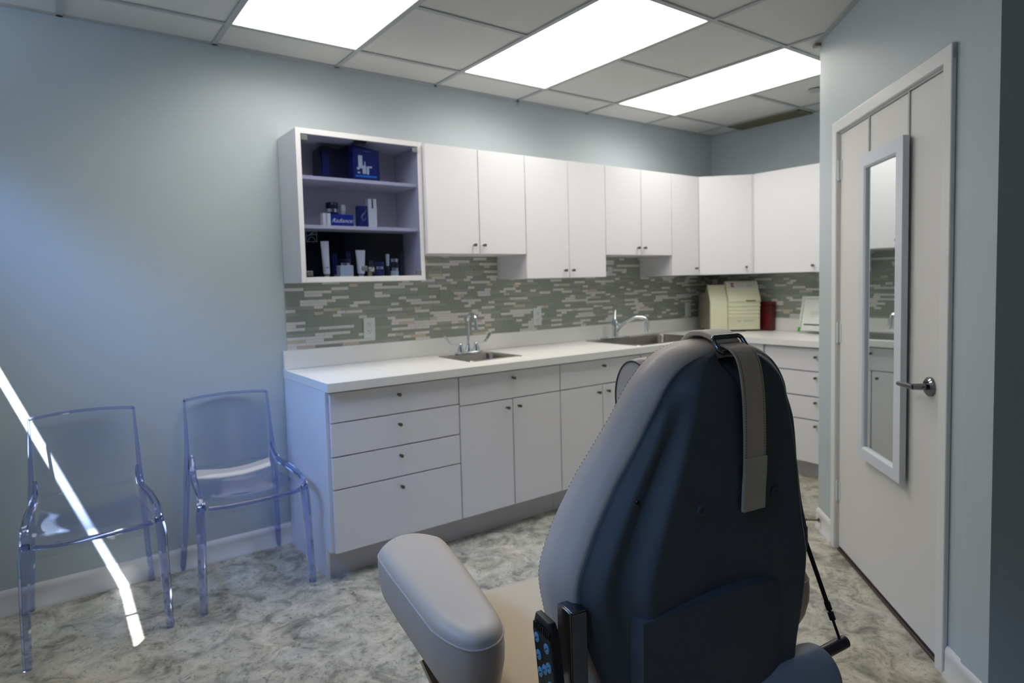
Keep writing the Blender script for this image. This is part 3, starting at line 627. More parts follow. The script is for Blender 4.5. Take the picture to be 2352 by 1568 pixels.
# items -- top shelf
z1 = SH[1]+0.0175; z2 = SH[0]+0.0175; z3 = gz0+0.0265
t = thing('gift_bag', 'near-black folded gift bag on the top shelf left of the printed box', 'bag', (0.235, -0.118, z1))
bm = newbm(); R = []
for x, h in ((-0.075, 0.155), (-0.06, 0.172), (-0.03, 0.178), (0.0, 0.172), (0.03, 0.168), (0.06, 0.180), (0.085, 0.192), (0.12, 0.190), (0.15, 0.176)):
    R.append([(x, -0.045, 0), (x, 0.045, 0), (x, 0.036, h), (x, -0.036, h)])
loft(bm, R); obj('bag_body', bm, NAVY, t, smooth=True, angle=50)
bm = newbm(); box(bm, -0.055, -0.020, -0.0475, -0.046, 0.002, 0.150); obj('blue_panel', bm, DBLUE, t)
t = thing('product_box', 'royal blue box printed with white jars and a bright blue stripe', 'box', (0.385, -0.215, z1))
bm = newbm(); prism(bm, [(-0.072, -0.03), (0.072, -0.03), (0.072, 0.04), (-0.072, 0.04)], 0, 0.180)
for v_ in bm.verts:
    if v_.co.z > 0.1 and v_.co.x > 0: v_.co.z = 0.160
obj('carton', bm, DBLUE, t)
def prect(bm, x0, x1, z0, z1, y): bm.faces.new([bm.verts.new(p) for p in ((x0, y, z0), (x1, y, z0), (x1, y, z1), (x0, y, z1))])
bm = newbm(); prect(bm, -0.062, 0.055, 0.018, 0.027, -0.0305); obj('blue_stripe', bm, CYAN, t)
bm = newbm(); prect(bm, -0.045, -0.022, 0.062, 0.128, -0.0305); prect(bm, -0.023, -0.003, 0.035, 0.078, -0.0306); prect(bm, 0.0, 0.013, 0.033, 0.074, -0.0305); prect(bm, 0.010, 0.030, 0.067, 0.076, -0.0306); prect(bm, -0.053, -0.038, 0.055, 0.066, -0.0306); prect(bm, -0.050, -0.036, 0.036, 0.044, -0.0305); prect(bm, -0.012, -0.006, 0.078, 0.098, -0.0305); obj('printed_jars', bm, PALE, t)
bm = newbm(); prect(bm, -0.022, 0.025, 0.148, 0.153, -0.0305); obj('printed_title', bm, mat('soft_blue', (0.05, 0.09, 0.3), 0.5), t)
def cbox(name, label, x0, x1, zb, h, y=-0.22, dep=0.04, m=None, group=None, cat='box'):
    bm = newbm(); w_ = x1-x0; box(bm, -w_/2, w_/2, 0, dep, 0, h); o = obj(name, bm, m, bev=0.0008); o.location = ((x0+x1)/2, y, zb); return tag(o, label, cat, group)
SG = 'skincare products in the display cabinet'
def jar(label, x, y, zb, r, h, body, lidc=None, band=SILVER, bh=(0.55, 0.68)):
    t = thing('cream_jar', label, 'jar', (x, y, zb), 0, SG)
    bm = newbm(); lathe(bm, [(r*0.92, 0), (r, 0.003), (r, h*bh[0])], n=24); obj('jar_body', bm, body, t, smooth=True)
    bm = newbm(); lathe(bm, [(r*0.97, h*bh[0]+0.0003), (r*0.97, h*bh[1])], n=24); obj('band', bm, band, t, smooth=True)
    if lidc:
        bm = newbm(); lathe(bm, [(r, h*bh[1]+0.0003), (r, h*0.97), (r*0.92, h)], n=24); obj('lid', bm, lidc, t, smooth=True)
    return t
def cream_tube(label, x, y, zb, w0, w1, h, m, lean=0.0):
    t = thing('cream_tube', label, 'tube', (x, y, zb), 0, SG); t.rotation_euler = (0, lean, 0)
    bm = newbm(); lathe(bm, [(w0*0.42, 0), (w0*0.42, 0.014), (w0*0.36, 0.016)], n=18); obj('cap', bm, SILVER, t, smooth=True)
    bm = newbm(); R = []
    for u in [i/8 for i in range(9)]:
        a = (w0+(w1-w0)*u)/2; b_ = w0/2*(1-u)+0.0015; z = 0.0165+(h-0.0165)*u
        R.append([(a*math.cos(q), b_*math.sin(q), z) for q in [2*math.pi*k/20 for k in range(20)]])
    loft(bm, R); o = obj('tube_body', bm, m, t, smooth=True, angle=50)
    bm = newbm(); yy = -w0/2-0.0005
    prect(bm, -w0*0.2, w0*0.22, 0.020+h*0.14, 0.020+h*0.17, yy); obj('print', bm, mat('tube_print', (0.3, 0.36, 0.5), 0.5), o)
    return t
jar('navy jar with silver band standing behind the blue script box', 0.225, -0.155, z2, 0.031, 0.128, NAVY, NAVY, bh=(0.60, 0.74))
t = thing('pump_bottle', 'small white bottle beside the navy jar on the middle shelf', 'bottle', (0.285, -0.150, z2), 0, SG)
bm = newbm(); lathe(bm, [(0.013, 0), (0.014, 0.004), (0.013, 0.06), (0.010, 0.075), (0.014, 0.085)], n=20); obj('bottle_body', bm, PWHITE, t, smooth=True)
bm = newbm(); lathe(bm, [(0.0145, 0.0855), (0.015, 0.115), (0.012, 0.120)], n=20); obj('cap', bm, PWHITE, t, smooth=True)
cbox('product_box', 'slim white box leftmost on the middle shelf', 0.152, 0.170, z2, 0.066, m=PWHITE, group=SG)
cbox('product_box', 'slim white box touching the blue script box on its left', 0.173, 0.192, z2, 0.066, m=PWHITE, group=SG)
o = cbox('product_box', 'bright blue box with white handwriting on the middle shelf', 0.195, 0.314, z2, 0.063, m=BLUE, group=SG)
lettering('Radiance!', 0.030, PWHITE, o, (0, -0.0004, 0.030), (math.pi/2, 0, 0), shear=0.45, name='handwriting')
o = cbox('product_box', 'upright deep blue box with a pale emblem on the middle shelf', 0.341, 0.392, z2, 0.112, m=DBLUE, group=SG)
bm = newbm(); tube(bm, [(0.004+0.011*math.cos(a), -0.0003, 0.055+0.018*math.sin(a)) for a in [math.radians(d) for d in range(60, 380, 20)]], 0.0007, n=6); tube(bm, [(-0.012, -0.0003, 0.05), (0.004, -0.0003, 0.07), (0.018, -0.0003, 0.088)], 0.0007, n=6); obj('emblem', bm, PALE, o)
o = cbox('product_box', 'tall white box with a navy slot at its top on the middle shelf', 0.397, 0.444, z2, 0.150, m=PWHITE, group=SG)
bm = newbm(); prect(bm, -0.004, 0.004, 0.100, 0.149, -0.0004); obj('navy_slot', bm, NAVY, o)
bm = newbm(); prect(bm, -0.008, 0.008, 0.022, 0.026, -0.0004); obj('print', bm, PALE, o)
# bottom compartment
bm = newbm(); box(bm, gx0+th+0.004, gx1-th-0.006, -0.100, -0.095, z3, SH[0]-0.001); db = tag(obj('display_board', bm, mat('board_navy', (0.002, 0.004, 0.016), 0.7, spec=0.15)), 'near-black display board filling the bottom compartment of the glass cabinet', 'board')
bm = newbm(); box(bm, gx0+th+0.0005, gx0+th+0.003, -0.27, -0.101, z3, SH[0]-0.001); obj('side_flap', bm, NAVY, db)
lx, lz = 0.068, 1.592
bm = newbm()
for a, b_ in (((-.026, -.026), (.026, -.026)), ((.026, -.026), (.026, .026)), ((.026, .026), (-.026, .026)), ((-.026, .026), (-.026, -.026)), ((-.026, -.004), (.020, .026)), ((-.010, .006), (.024, .010))):
    tube(bm, [(lx+a[0], -0.2835, lz+a[1]), (lx+b_[0], -0.2835, lz+b_[1])], 0.0009, n=6)
tube(bm, [(lx+0.018*math.cos(a), -0.2835, lz-0.026+0.022*math.sin(a)) for a in [math.radians(d) for d in range(0, 181, 20)]], 0.0009, n=6)
obj('logo', bm, mat('logo_grey', (0.22, 0.25, 0.26), 0.5), bpy.data.objects['display_cabinet'])
cream_tube('tall white cream tube standing leftmost in the bottom compartment', 0.160, -0.22, z3, 0.032, 0.042, 0.180, PWHITE, -0.03)
cream_tube('shorter white cream tube near the lock of the glass doors', 0.352, -0.20, z3, 0.036, 0.054, 0.138, PWHITE, 0.0)
cream_tube('dark navy cream tube half hidden behind the frosted square jar', 0.235, -0.135, z3, 0.026, 0.034, 0.125, DBLUE)
cream_tube('dark navy cream tube between the square jar and shorter white tube', 0.305, -0.15, z3, 0.020, 0.028, 0.130, DBLUE)
t = thing('cream_jar', 'frosted pale square jar with silver band in the bottom compartment', 'jar', (0.260, -0.215, z3), 0, SG)
bm = newbm(); box(bm, -0.035, 0.035, -0.025, 0.035, 0, 0.058); obj('jar_body', bm, PALE, t, bev=0.004)
bm = newbm(); lathe(bm, [(0.028, 0.0585), (0.028, 0.070)], (0, 0.005, 0)); obj('band', bm, SILVER, t, smooth=True)
bm = newbm(); lathe(bm, [(0.030, 0.0705), (0.030, 0.088), (0.027, 0.09)], (0, 0.005, 0)); obj('lid', bm, NAVY, t, smooth=True)
jar('navy jar with silver band right of the lock', 0.462, -0.19, z3, 0.025, 0.076, DBLUE, DBLUE, bh=(0.5, 0.68))
t = thing('serum_bottle', 'slim pale dropper bottle right of the navy jar', 'bottle', (0.503, -0.205, z3), 0, SG)
bm = newbm(); lathe(bm, [(0.009, 0), (0.009, 0.045), (0.005, 0.055)], n=16); obj('bottle_body', bm, NAVY, t, smooth=True)
bm = newbm(); lathe(bm, [(0.008, 0.0555), (0.010, 0.09), (0.010, 0.118)], n=16); obj('cap', bm, PALE, t, smooth=True)
jar('lower of two small stacked jars at the right of the bottom compartment', 0.540, -0.21, z3, 0.021, 0.044, PALE, None, bh=(0.62, 0.97))
jar('upper of two small stacked jars at the right of the bottom compartment', 0.540, -0.21, z3+0.0445, 0.021, 0.050, NAVY, None, bh=(0.62, 0.97))
bm = newbm(); box(bm, -0.012, 0.012, -0.012, 0.012, 0, 0.085); o = tag(obj('perfume_bottle', bm, mat('dark_glass', (0.02, 0.03, 0.05), 0.1)), 'small dark glass bottle just left of the lock knob', 'bottle'); o.location = (0.418, -0.17, z3)
bm = newbm(); lathe(bm, [(0.006, 0), (0.006, 0.10), (0.003, 0.14)], n=12); o = tag(obj('applicator', bm, NAVY, smooth=True), 'thin dark applicator stick rightmost in the bottom compartment', 'applicator'); o.location = (0.595, -0.19, z3)
# ------------------------------------------------------------------ clear chairs
def acrylic_chair(label):
    t = thing('acrylic_chair', label, 'chair', (0, 0, 0), 0, 'clear acrylic chairs along the wall')
    hw = 0.218
    # seat pan, slightly dished, solid thin sheet
    bm = newbm(); N = 14; g = []
    def sh(u, v):      # u -1..1 across, v 0 front .. 1 rear
        x = u*(hw-0.022-0.03*v); y = -0.205+0.395*v
        z = 0.452-0.020*math.sin(math.pi*v)*(1-u*u) + 0.010*u*u - 0.022*max(0, (0.12-v)/0.12)**2 + 0.06*max(0, (v-0.88)/0.12)**2
        return x, y, z
    for side in (0, 1):
        g.append([[bm.verts.new((sh(-1+2*i/N, j/N)[0], sh(-1+2*i/N, j/N)[1], sh(-1+2*i/N, j/N)[2]-side*0.006)) for i in range(N+1)] for j in range(N+1)])
    for s_, G_ in enumerate(g):
        for j in range(N):
            for i in range(N): bm.faces.new((G_[j][i], G_[j][i+1], G_[j+1][i+1], G_[j+1][i]))
    for i in range(N):
        for j in (0, N): bm.faces.new((g[0][j][i], g[0][j][i+1], g[1][j][i+1], g[1][j][i]))
        for k in (0, N): bm.faces.new((g[0][i][k], g[0][i+1][k], g[1][i+1][k], g[1][i][k]))
    obj('seat', bm, ACS, t, smooth=True, angle=50)
    # back panel, curved
    bm = newbm(); g = []; N = 14
    for side in (0, 1):
        rows = []
        for j in range(N+1):
            v = j/N; z = 0.500+0.320*v; hwz = 0.172+0.014*v if v > 0.2 else 0.162+0.064*v
            yb = 0.195+0.055*v
            rows.append([bm.verts.new(((-1+2*i/N)*hwz, yb+0.030*(1-(-1+2*i/N)**2)+side*0.006, z+0.008*(1-(-1+2*i/N)**2)*v)) for i in range(N+1)])
        g.append(rows)
    for G_ in g:
        for j in range(N):
            for i in range(N): bm.faces.new((G_[j][i], G_[j][i+1], G_[j+1][i+1], G_[j+1][i]))
    for i in range(N):
        for j in (0, N): bm.faces.new((g[0][j][i], g[0][j][i+1], g[1][j][i+1], g[1][j][i]))
        for k in (0, N): bm.faces.new((g[0][i][k], g[0][i+1][k], g[1][i+1][k], g[1][i][k]))
    obj('backrest', bm, ACS, t, smooth=True, angle=50)
    bm = newbm(); tube(bm, [((-1+2*i/12)*0.188, 0.252+0.030*(1-(-1+2*i/12)**2), 0.826+0.008*(1-(-1+2*i/12)**2)) for i in range(13)], 0.0062, n=10); obj('top_rail', bm, ACR, t, smooth=True)
    bm = newbm(); tube(bm, bez([(-hw+0.03, -0.214, 0.436), (-0.1, -0.222, 0.430), (0.1, -0.222, 0.430), (hw-0.03, -0.214, 0.436)], 6), 0.010, n=12); obj('front_edge', bm, ACR, t, smooth=True)
    bm = newbm()
    R = []
    for i in range(13):
        u = -1+2*i/12; x = u*(hw-0.03); d_ = 0.385+0.010*(1-u*u)+0.0
        R.append([(x, -0.204, 0.432), (x, -0.199, 0.432), (x, -0.199, d_), (x, -0.204, d_)])
    loft(bm, R); obj('apron', bm, ACS, t)
    def bar(path, sizes):
        bm = newbm(); R = []; P = [Vector(p) for p in path]
        for i, p in enumerate(P):
            a, b_ = sizes[i] if isinstance(sizes, list) else sizes
            ch = min(a, b_)*0.25
            ring = [(-a/2+ch, -b_/2), (a/2-ch, -b_/2), (a/2, -b_/2+ch), (a/2, b_/2-ch), (a/2-ch, b_/2), (-a/2+ch, b_/2), (-a/2, b_/2-ch), (-a/2, -b_/2+ch)]
            d = P[min(i+1, len(P)-1)]-P[max(i-1, 0)]; d.normalize()
            X = Vector((1, 0, 0)); Y = d.cross(X).normalized(); X = Y.cross(d).normalized()
            R.append([p+X*x-Y*y for x, y in ring])
        loft(bm, R); return bm
    for s in (-1, 1):
        # front leg
        p = [(s*(hw-0.006), -0.202, 0.446), (s*hw, -0.205, 0.40), (s*(hw+0.006), -0.212, 0.20), (s*(hw+0.010), -0.222, 0.0)]
        obj('front_leg', bar(p, [(0.030, 0.034), (0.036, 0.036), (0.032, 0.032), (0.026, 0.026)]), ACR, t, smooth=True, angle=30)
        # rear leg and upright in one sweep
        p = bez([(s*(hw+0.008), 0.300, 0.0), (s*(hw-0.006), 0.255, 0.22), (s*(hw-0.018), 0.222, 0.44), (s*(hw-0.024), 0.215, 0.56), (s*(hw-0.028), 0.232, 0.70), (s*(hw-0.030), 0.252, 0.826)], 4)
        n_ = len(p); sz = []
        for i in range(n_):
            z = p[i].z; wy = 0.026+0.030*math.exp(-((z-0.46)/0.13)**2) if z < 0.46 else 0.010+0.046*math.exp(-((z-0.46)/0.12)**2)
            wx = 0.024 if z < 0.5 else max(0.010, 0.024-0.05*(z-0.5)); sz.append((wx, wy))
        obj('rear_leg', bar(p, sz), ACR, t, smooth=True, angle=30)
        # side arm rail curling from upright down to the front corner
        p = bez([(s*(hw-0.038), 0.180, 0.580), (s*(hw-0.036), 0.150, 0.535), (s*(hw-0.028), 0.100, 0.505), (s*(hw-0.014), -0.02, 0.498), (s*(hw-0.006), -0.14, 0.485), (s*(hw-0.004), -0.195, 0.462), (s*(hw-0.004), -0.210, 0.430)], 5)
        n_ = len(p); sz = [(0.012+0.014*min(1, i/8), 0.012+0.012*min(1, i/8)) for i in range(n_)]
        obj('side_rail', bar(p, sz), ACR, t, smooth=True, angle=30)
    return t
c1 = acrylic_chair('clear acrylic chair at the left, under the bright sun streak'); c1.location = (-0.890, -0.325, 0)
c2 = copy_tree(c1); c2.location = (-0.306, -0.305, 0); c2['label'] = 'clear acrylic chair next to the four-drawer base cabinet'
# ------------------------------------------------------------------ treatment chair
tch = thing('treatment_chair', 'taupe vinyl treatment chair with dark blue-grey back shell, seen from behind', 'chair', (0.01015, -2.68464, 0), math.radians(-9))
def interp(tab, z):
    if z <= tab[0][0]: return tab[0][1]
    for (a, b_), (c, d) in zip(tab, tab[1:]):
        if z <= c: return b_+(d-b_)*(z-a)/(c-a)
    return tab[-1][1]
def smst(a, b_, x):
    t = max(0, min(1, (x-a)/(b_-a))); return t*t*(3-2*t)
# outline of the seam between shell and upholstery, right half, bottom to top (x, z)
HALF = [(0.215, 0.50), (0.236, 0.62), (0.262, 0.69), (0.278, 0.750), (0.284, 0.810), (0.262, 0.875), (0.232, 0.955), (0.202, 1.03), (0.172, 1.10), (0.146, 1.150), (0.112, 1.184), (0.062, 1.203), (0.0, 1.209)]
HS = [(p.x, p.z) for p in bez([(x, 0, z) for x, z in HALF], 4)]
WT = [(z, x) for x, z in HS]
def xsh(z): return 0.004-0.022*(1-smst(0.82, 1.08, z))
def wz(z): return interp(WT, z)
def seamf(z): return interp([(0.90, 0.08), (0.98, 0.072), (1.06, 0.052), (1.13, 0.036), (1.21, 0.028)], z)
def fdepth(x, z):
    w_ = max(wz(z), 0.004); u = min(1, abs(x)/w_)
    top = smst(1.12, 1.209, z); e = seamf(z); fc = -0.004+(e+0.004)*0.75*top**2.2
    k = smst(0.60, 0.82, z)*(1-smst(1.06, 1.16, z))    # terrace only on the long flanks
    a_ = smst(0.66, 1.0, u)
    b2 = 0.52*smst(0.66, 0.80, u) + 0.48*smst(0.88, 1.0, u)
    g_ = a_*(1-k)+b2*k
    f = fc+(e-fc)*g_
    # notch under the strap
    hwn = 0.006+0.038*smst(1.13, 1.20, z); nd = 0.026*smst(1.12, 1.195, z)
    f += nd*(1-smst(hwn*0.35, hwn, abs(x)))
    return f
bm = newbm(); NU, NV = 90, 110; zs = [0.50+(1.2085-0.50)*(1-(1-j/NV)**1.35) for j in range(NV+1)]
grid = []
for z in zs:
    w_ = wz(z); row = []
    for i in range(NU+1):
        u = -1+2*i/NU; u = math.copysign(abs(u)**0.8, u); x = u*w_; row.append(bm.verts.new((x+xsh(z), fdepth(x, z), z)))
    grid.append(row)
for j in range(NV):
    for i in range(NU): bm.faces.new((grid[j][i], grid[j][i+1], grid[j+1][i+1], grid[j+1][i]))
shell = obj('back_shell', bm, ABS, tch, smooth=True, angle=0)
so_ = shell.modifiers.new('thick', 'SOLIDIFY'); so_.thickness = 0.004; so_.offset = 0
# lower cover plate
bm = newbm(); g = []; N = 24
def cov(u, v):
    x = 0.215*u-0.012; zt = 0.788-(0.02 if u < 0 else 0.075)*abs(u)**1.8; z = 0.50+(zt-0.50)*v; f = -0.026+(0.022 if u < 0 else 0.085)*abs(u)**2.2; 
    return (x, f, z)
F1 = [[bm.verts.new(cov(-1+2*i/N, j/10)) for i in range(N+1)] for j in range(11)]
F2 = [[bm.verts.new((cov(-1+2*i/N, j/10)[0]*1.02, cov(-1+2*i/N, j/10)[1]+0.028, cov(-1+2*i/N, j/10)[2]+0.004)) for i in range(N+1)] for j in range(11)]
for G_ in (F1, F2):
    for j in range(10):
        for i in range(N): bm.faces.new((G_[j][i], G_[j][i+1], G_[j+1][i+1], G_[j+1][i]))
for i in range(N):
    for j in (0, 10): bm.faces.new((F1[j][i], F1[j][i+1], F2[j][i+1], F2[j][i]))
for j in range(10):
    for k in (0, N): bm.faces.new((F1[j][k], F1[j+1][k], F2[j+1][k], F2[j][k]))
obj('cover_panel', bm, ABS, shell, smooth=True, angle=40)
for x, z, r in ((-0.098, 0.938, 0.0115), (0.085, 0.939, 0.0115), (-0.206, 0.961, 0.004)):
    f = fdepth(x-xsh(z), z); bm = newbm(); lathe(bm, [(r, 0.001), (r, -0.003), (r*0.85, -0.005), (r*0.45, -0.005), (r*0.4, -0.003), (0, -0.003)], (x, f-0.001, z), axis='y', n=24); obj('screw', bm, ABS if r > 0.01 else BLACK, shell, smooth=True)
# upholstered rim and front cushion
OUTL = [(-x+xsh(z), z) for x, z in HS]+[(x+xsh(z), z) for x, z in HS[::-1]][1:]
def normals(pts):
    out = []
    for i in range(len(pts)):
        a, b_ = pts[max(i-1, 0)], pts[min(i+1, len(pts)-1)]; dx, dz = b_[0]-a[0], b_[1]-a[1]; l = math.hypot(dx, dz); out.append((-dz/l, dx/l))
    return out
NR = normals(OUTL)
def thick(z): return interp([(0.5, 0.185), (0.9, 0.180), (0.98, 0.165), (1.08, 0.130), (1.16, 0.108), (1.21, 0.102)], z)
def rim_ring(i):
    (x, z), (nx, nz) = OUTL[i], NR[i]; fs = thick(z); sf = seamf(z)
    prof = [(-0.012, sf+0.002), (-0.001, sf+0.001), (0.006, sf+0.006), (0.013, sf+(fs-sf)*0.28), (0.019, sf+(fs-sf)*0.6), (0.019, fs), (0.016, fs+0.002), (0.004, fs+0.016), (-0.022, fs+0.026), (-0.06, fs+0.032)]
    return [(x+nx*o, f, z+nz*o) for o, f in prof]
bm = newbm(); R = [rim_ring(i) for i in range(len(OUTL))]
V = [[bm.verts.new(p) for p in r] for r in R]
for a, b_ in zip(V, V[1:]):
    for k in range(len(a)-1): bm.faces.new((a[k], a[k+1], b_[k+1], b_[k]))
# close the front by bridging left and right halves
n_ = len(V)
for i in range(n_//2):
    a, b_, c, d = V[i][-1], V[i+1][-1], V[n_-2-i][-1], V[n_-1-i][-1]
    vs = []
    for q in (a, b_, c, d):
        if q not in vs: vs.append(q)
    if len(vs) >= 3:
        try: bm.faces.new(vs)
        except Exception: pass
cush = obj('back_cushion', bm, VINYL, tch, smooth=True, angle=0)
# stitching on the outer seam line
bm = newbm(); acc = 0
pts = [Vector((x+nx*0.0185, thick(z)+0.001, z+nz*0.0185)) for (x, z), (nx, nz) in zip(OUTL, NR)]
dense = []
for a, b_ in zip(pts, pts[1:]):
    m = max(1, int((b_-a).length/0.0016)); dense += [a+(b_-a)*k/m for k in range(m)]
acc = 0; k = 0; 
while k < len(dense)-4:
    if dense[k].x < 0.12: tube(bm, [dense[k], dense[k+1], dense[k+2]], 0.00075, n=5)
    k += 5
obj('stitching', bm, THREAD, cush)
# head pillow
bm = newbm(); R = []; px0, px1 = -0.124, 0.132; pc = (0.146, 1.112); rf, rz = 0.058, 0.078
for x, s in ((px0-0.003, 0.80), (px0, 0.93), (px0+0.004, 1.0), (px0+0.03, 1.03), (0, 1.05), (px1-0.03, 1.03), (px1-0.004, 1.0), (px1, 0.93), (px1+0.003, 0.80)):
    R.append([(x, pc[0]+rf*s*math.cos(a), pc[1]+rz*s*math.sin(a)) for a in [2*math.pi*k/36 for k in range(36)]])
loft(bm, R); pil = obj('head_pillow', bm, mat('pillow_vinyl', (0.60, 0.50, 0.39), 0.42, bump=0.1, bscale=700), tch, smooth=True, angle=60)
for x in (px0-0.0005, px1+0.0005):
    bm = newbm(); tube(bm, [(x, pc[0]+rf*0.965*math.cos(a), pc[1]+rz*0.965*math.sin(a)) for a in [2*math.pi*k/40 for k in range(40)]], 0.0016, n=8, closed=True); obj('piping', bm, THREAD, pil, smooth=True)
# pillow flap over the top, buckle and strap
def band(path, wds, th=0.003, offs=None):
    bm = newbm(); R = []; P = [Vector(p) for p in path]
    for i, p in enumerate(P):
        d = (P[min(i+1, len(P)-1)]-P[max(i-1, 0)]).normalized(); n = d.cross(Vector((1, 0, 0))).normalized()
        w_ = wds[i] if isinstance(wds, list) else wds
        R.append([p+Vector((-w_/2, 0, 0))-n*th/2, p+Vector((w_/2, 0, 0))-n*th/2, p+Vector((w_/2, 0, 0))+n*th/2, p+Vector((-w_/2, 0, 0))+n*th/2])
    loft(bm, R); return bm
fl = bez([(0.030, 0.175, 1.170), (0.030, 0.145, 1.205), (0.028, 0.112, 1.233), (0.018, 0.080, 1.239), (0.006, 0.045, 1.232), (-0.002, 0.022, 1.222)], 6)
wd = [0.092-0.036*smst(0.35, 0.9, i/(len(fl)-1)) for i in range(len(fl))]
obj('pillow_flap', band(fl, wd, 0.010), mat('flap_vinyl', (0.60, 0.51, 0.41), 0.42, bump=0.1, bscale=700), tch, smooth=True, angle=60, bev=0.003)
sp = bez([(-0.001, 0.018, 1.222), (0.000, -0.004, 1.214), (0.002, -0.019, 1.195), (0.010, -0.022, 1.150), (0.018, -0.019, 1.08), (0.022, -0.015, 1.00), (0.021, -0.013, 0.96), (0.018, -0.014, 0.921)], 8)
st = obj('head_strap', band(sp, [0.054]*len(sp), 0.0032), STRAPM, tch, smooth=True, angle=50)
bm = newbm()
for s in (-1, 1):
    for i in range(6, len(sp)-1):
        for q in (0.15, 0.65):
            a = sp[i]+(sp[i+1]-sp[i])*q; b_ = sp[i]+(sp[i+1]-sp[i])*(q+0.28)
            tube(bm, [a+Vector((s*0.0225, -0.0022, 0)), b_+Vector((s*0.0225, -0.0022, 0))], 0.0006, n=5)
for i in range(12): tube(bm, [(0.021-0.023+i*0.0037, -0.0168, 1.020), (0.021-0.023+i*0.0037+0.0022, -0.0168, 1.020)], 0.0007, n=5)
obj('stitching', bm, THREAD, st)
bm = newbm(); box(bm, 0.021-0.027, 0.021+0.027, -0.0195, -0.0165, 0.9215, 1.018); 
R = None
bm.free(); sp2 = [p+Vector((0, -0.0032, 0)) for p in sp if p.z < 1.02]
obj('strap_end', band(sp2, [0.055]*len(sp2), 0.0028), mat('strap_end_leather', (0.60, 0.50, 0.36), 0.5, bump=0.2, bscale=400), st, smooth=True, angle=50)
bm = newbm(); rr = []; bw, bh_, br = 0.072, 0.034, 0.009
for cx, cy, a0 in ((bw/2-br, bh_/2-br, 0), (-bw/2+br, bh_/2-br, 90), (-bw/2+br, -bh_/2+br, 180), (bw/2-br, -bh_/2+br, 270)):
    for k in range(7): a = math.radians(a0+15*k); rr.append((cx+br*math.cos(a), cy+br*math.sin(a)))
tl = math.radians(52)
tube(bm, [(x+0.000, 0.020+y*math.cos(tl), 1.222+y*math.sin(tl)) for x, y in rr], 0.0042, n=14, closed=True); obj('buckle', bm, DCHROME, st, smooth=True)
# seat
bm = newbm()
R = [(0.300, 0.16, 0.400), (0.322, 0.14, 0.425), (0.327, 0.13, 0.49)]
def srect(hx, f0, f1, z, r=0.05, n=5):
    out = []
    for cx, cy, a0 in ((hx-r, f1-r, 0), (-hx+r, f1-r, 90), (-hx+r, f0+r, 180), (hx-r, f0+r, 270)):
        for k in range(n+1): a = math.radians(a0+90*k/n); out.append((cx+r*math.cos(a), cy+r*math.sin(a), z))
    return out
loft(bm, [srect(0.29, 0.16, 0.70, 0.375), srect(0.322, 0.13, 0.725, 0.400), srect(0.327, 0.125, 0.73, 0.488)]); obj('seat_side', bm, VINYL, tch, smooth=True, angle=40)
bm = newbm(); loft(bm, [srect(0.3265, 0.126, 0.7295, 0.489), srect(0.322, 0.13, 0.726, 0.496), srect(0.29, 0.16, 0.70, 0.503, 0.04), srect(0.15, 0.25, 0.55, 0.500, 0.02)]); seat = obj('seat', bm, VINYL2, tch, smooth=True, angle=60)
bm = newbm(); tube(bm, srect(0.3268, 0.1258, 0.7297, 0.4885), 0.0018, n=8, closed=True); obj('piping', bm, mat('seat_piping', (0.42, 0.33, 0.22), 0.5), seat, smooth=True)
# leg rest hanging from the seat front
bm = newbm(); box(bm, -0.24, 0.24, 0.735, 0.80, 0.12, 0.47); obj('leg_rest', bm, VINYL, tch, bev=0.025, seg=4)
# base
bm = newbm(); loft(bm, [srect(0.27, -0.02, 0.62, 0.0, 0.08), srect(0.27, -0.02, 0.62, 0.05, 0.08), srect(0.22, 0.05, 0.55, 0.075, 0.06)]); obj('base_plate', bm, ABS, tch, smooth=True, angle=40)
bm = newbm(); box(bm, -0.15, 0.15, 0.15, 0.45, 0.07, 0.38); obj('lift_column', bm, ABS, tch, bev=0.02, seg=3)
# armrests
PADO = [(-0.492, 0.30), (-0.478, 0.245), (-0.455, 0.205), (-0.425, 0.195), (-0.392, 0.208), (-0.366, 0.250), (-0.350, 0.36), (-0.335, 0.50), (-0.322, 0.66), (-0.332, 0.700), (-0.365, 0.738), (-0.405, 0.750), (-0.450, 0.735), (-0.484, 0.700), (-0.494, 0.650), (-0.494, 0.48)]
def armrest(side, dz, name_l):
    pts = [(x*-side, y) for x, y in PADO]
    P2 = [(p.x, p.y) for p in bez([(x, y, 0) for x, y in pts]+[(*pts[0], 0)], 3)][:-1]
    cx = sum(p[0] for p in P2)/len(P2); cy = 0.47
    def rg(sx_, sy_, z, dx=0): return [(cx+(x-cx)*sx_+dx, cy+(y-cy)*sy_, z+dz) for x, y in P2]
    bm = newbm(); loft(bm, [rg(0.62, 0.86, 0.560), rg(0.80, 0.93, 0.566), rg(0.94, 0.97, 0.590), rg(1.01, 1.005, 0.630), rg(1.02, 1.01, 0.660), rg(1.0, 1.0, 0.680)]); pad = obj('arm_pad', bm, VINYL, tch, smooth=True, angle=60)
    bm = newbm(); loft(bm, [rg(0.995, 0.995, 0.6805), rg(0.97, 0.985, 0.690), rg(0.86, 0.95, 0.700), rg(0.65, 0.88, 0.7055), rg(0.35, 0.75, 0.7065), rg(0.08, 0.5, 0.7067)]); obj('pad_top', bm, mat('pad_vinyl', (0.56, 0.485, 0.385), 0.40, spec=0.5, bump=0.1, bscale=700), pad, smooth=True, angle=60)
    bm = newbm(); tube(bm, rg(1.0, 1.0, 0.6805), 0.0022, n=8, closed=True); obj('piping', bm, PIPE, pad, smooth=True)
    return pad
armrest(-1, 0.0, 'l')
armrest(1, -0.085, 'r')
bm = newbm(); box(bm, -0.436, -0.408, 0.285, 0.325, 0.30, 0.562); obj('arm_post', bm, DCHROME, tch, bev=0.003)
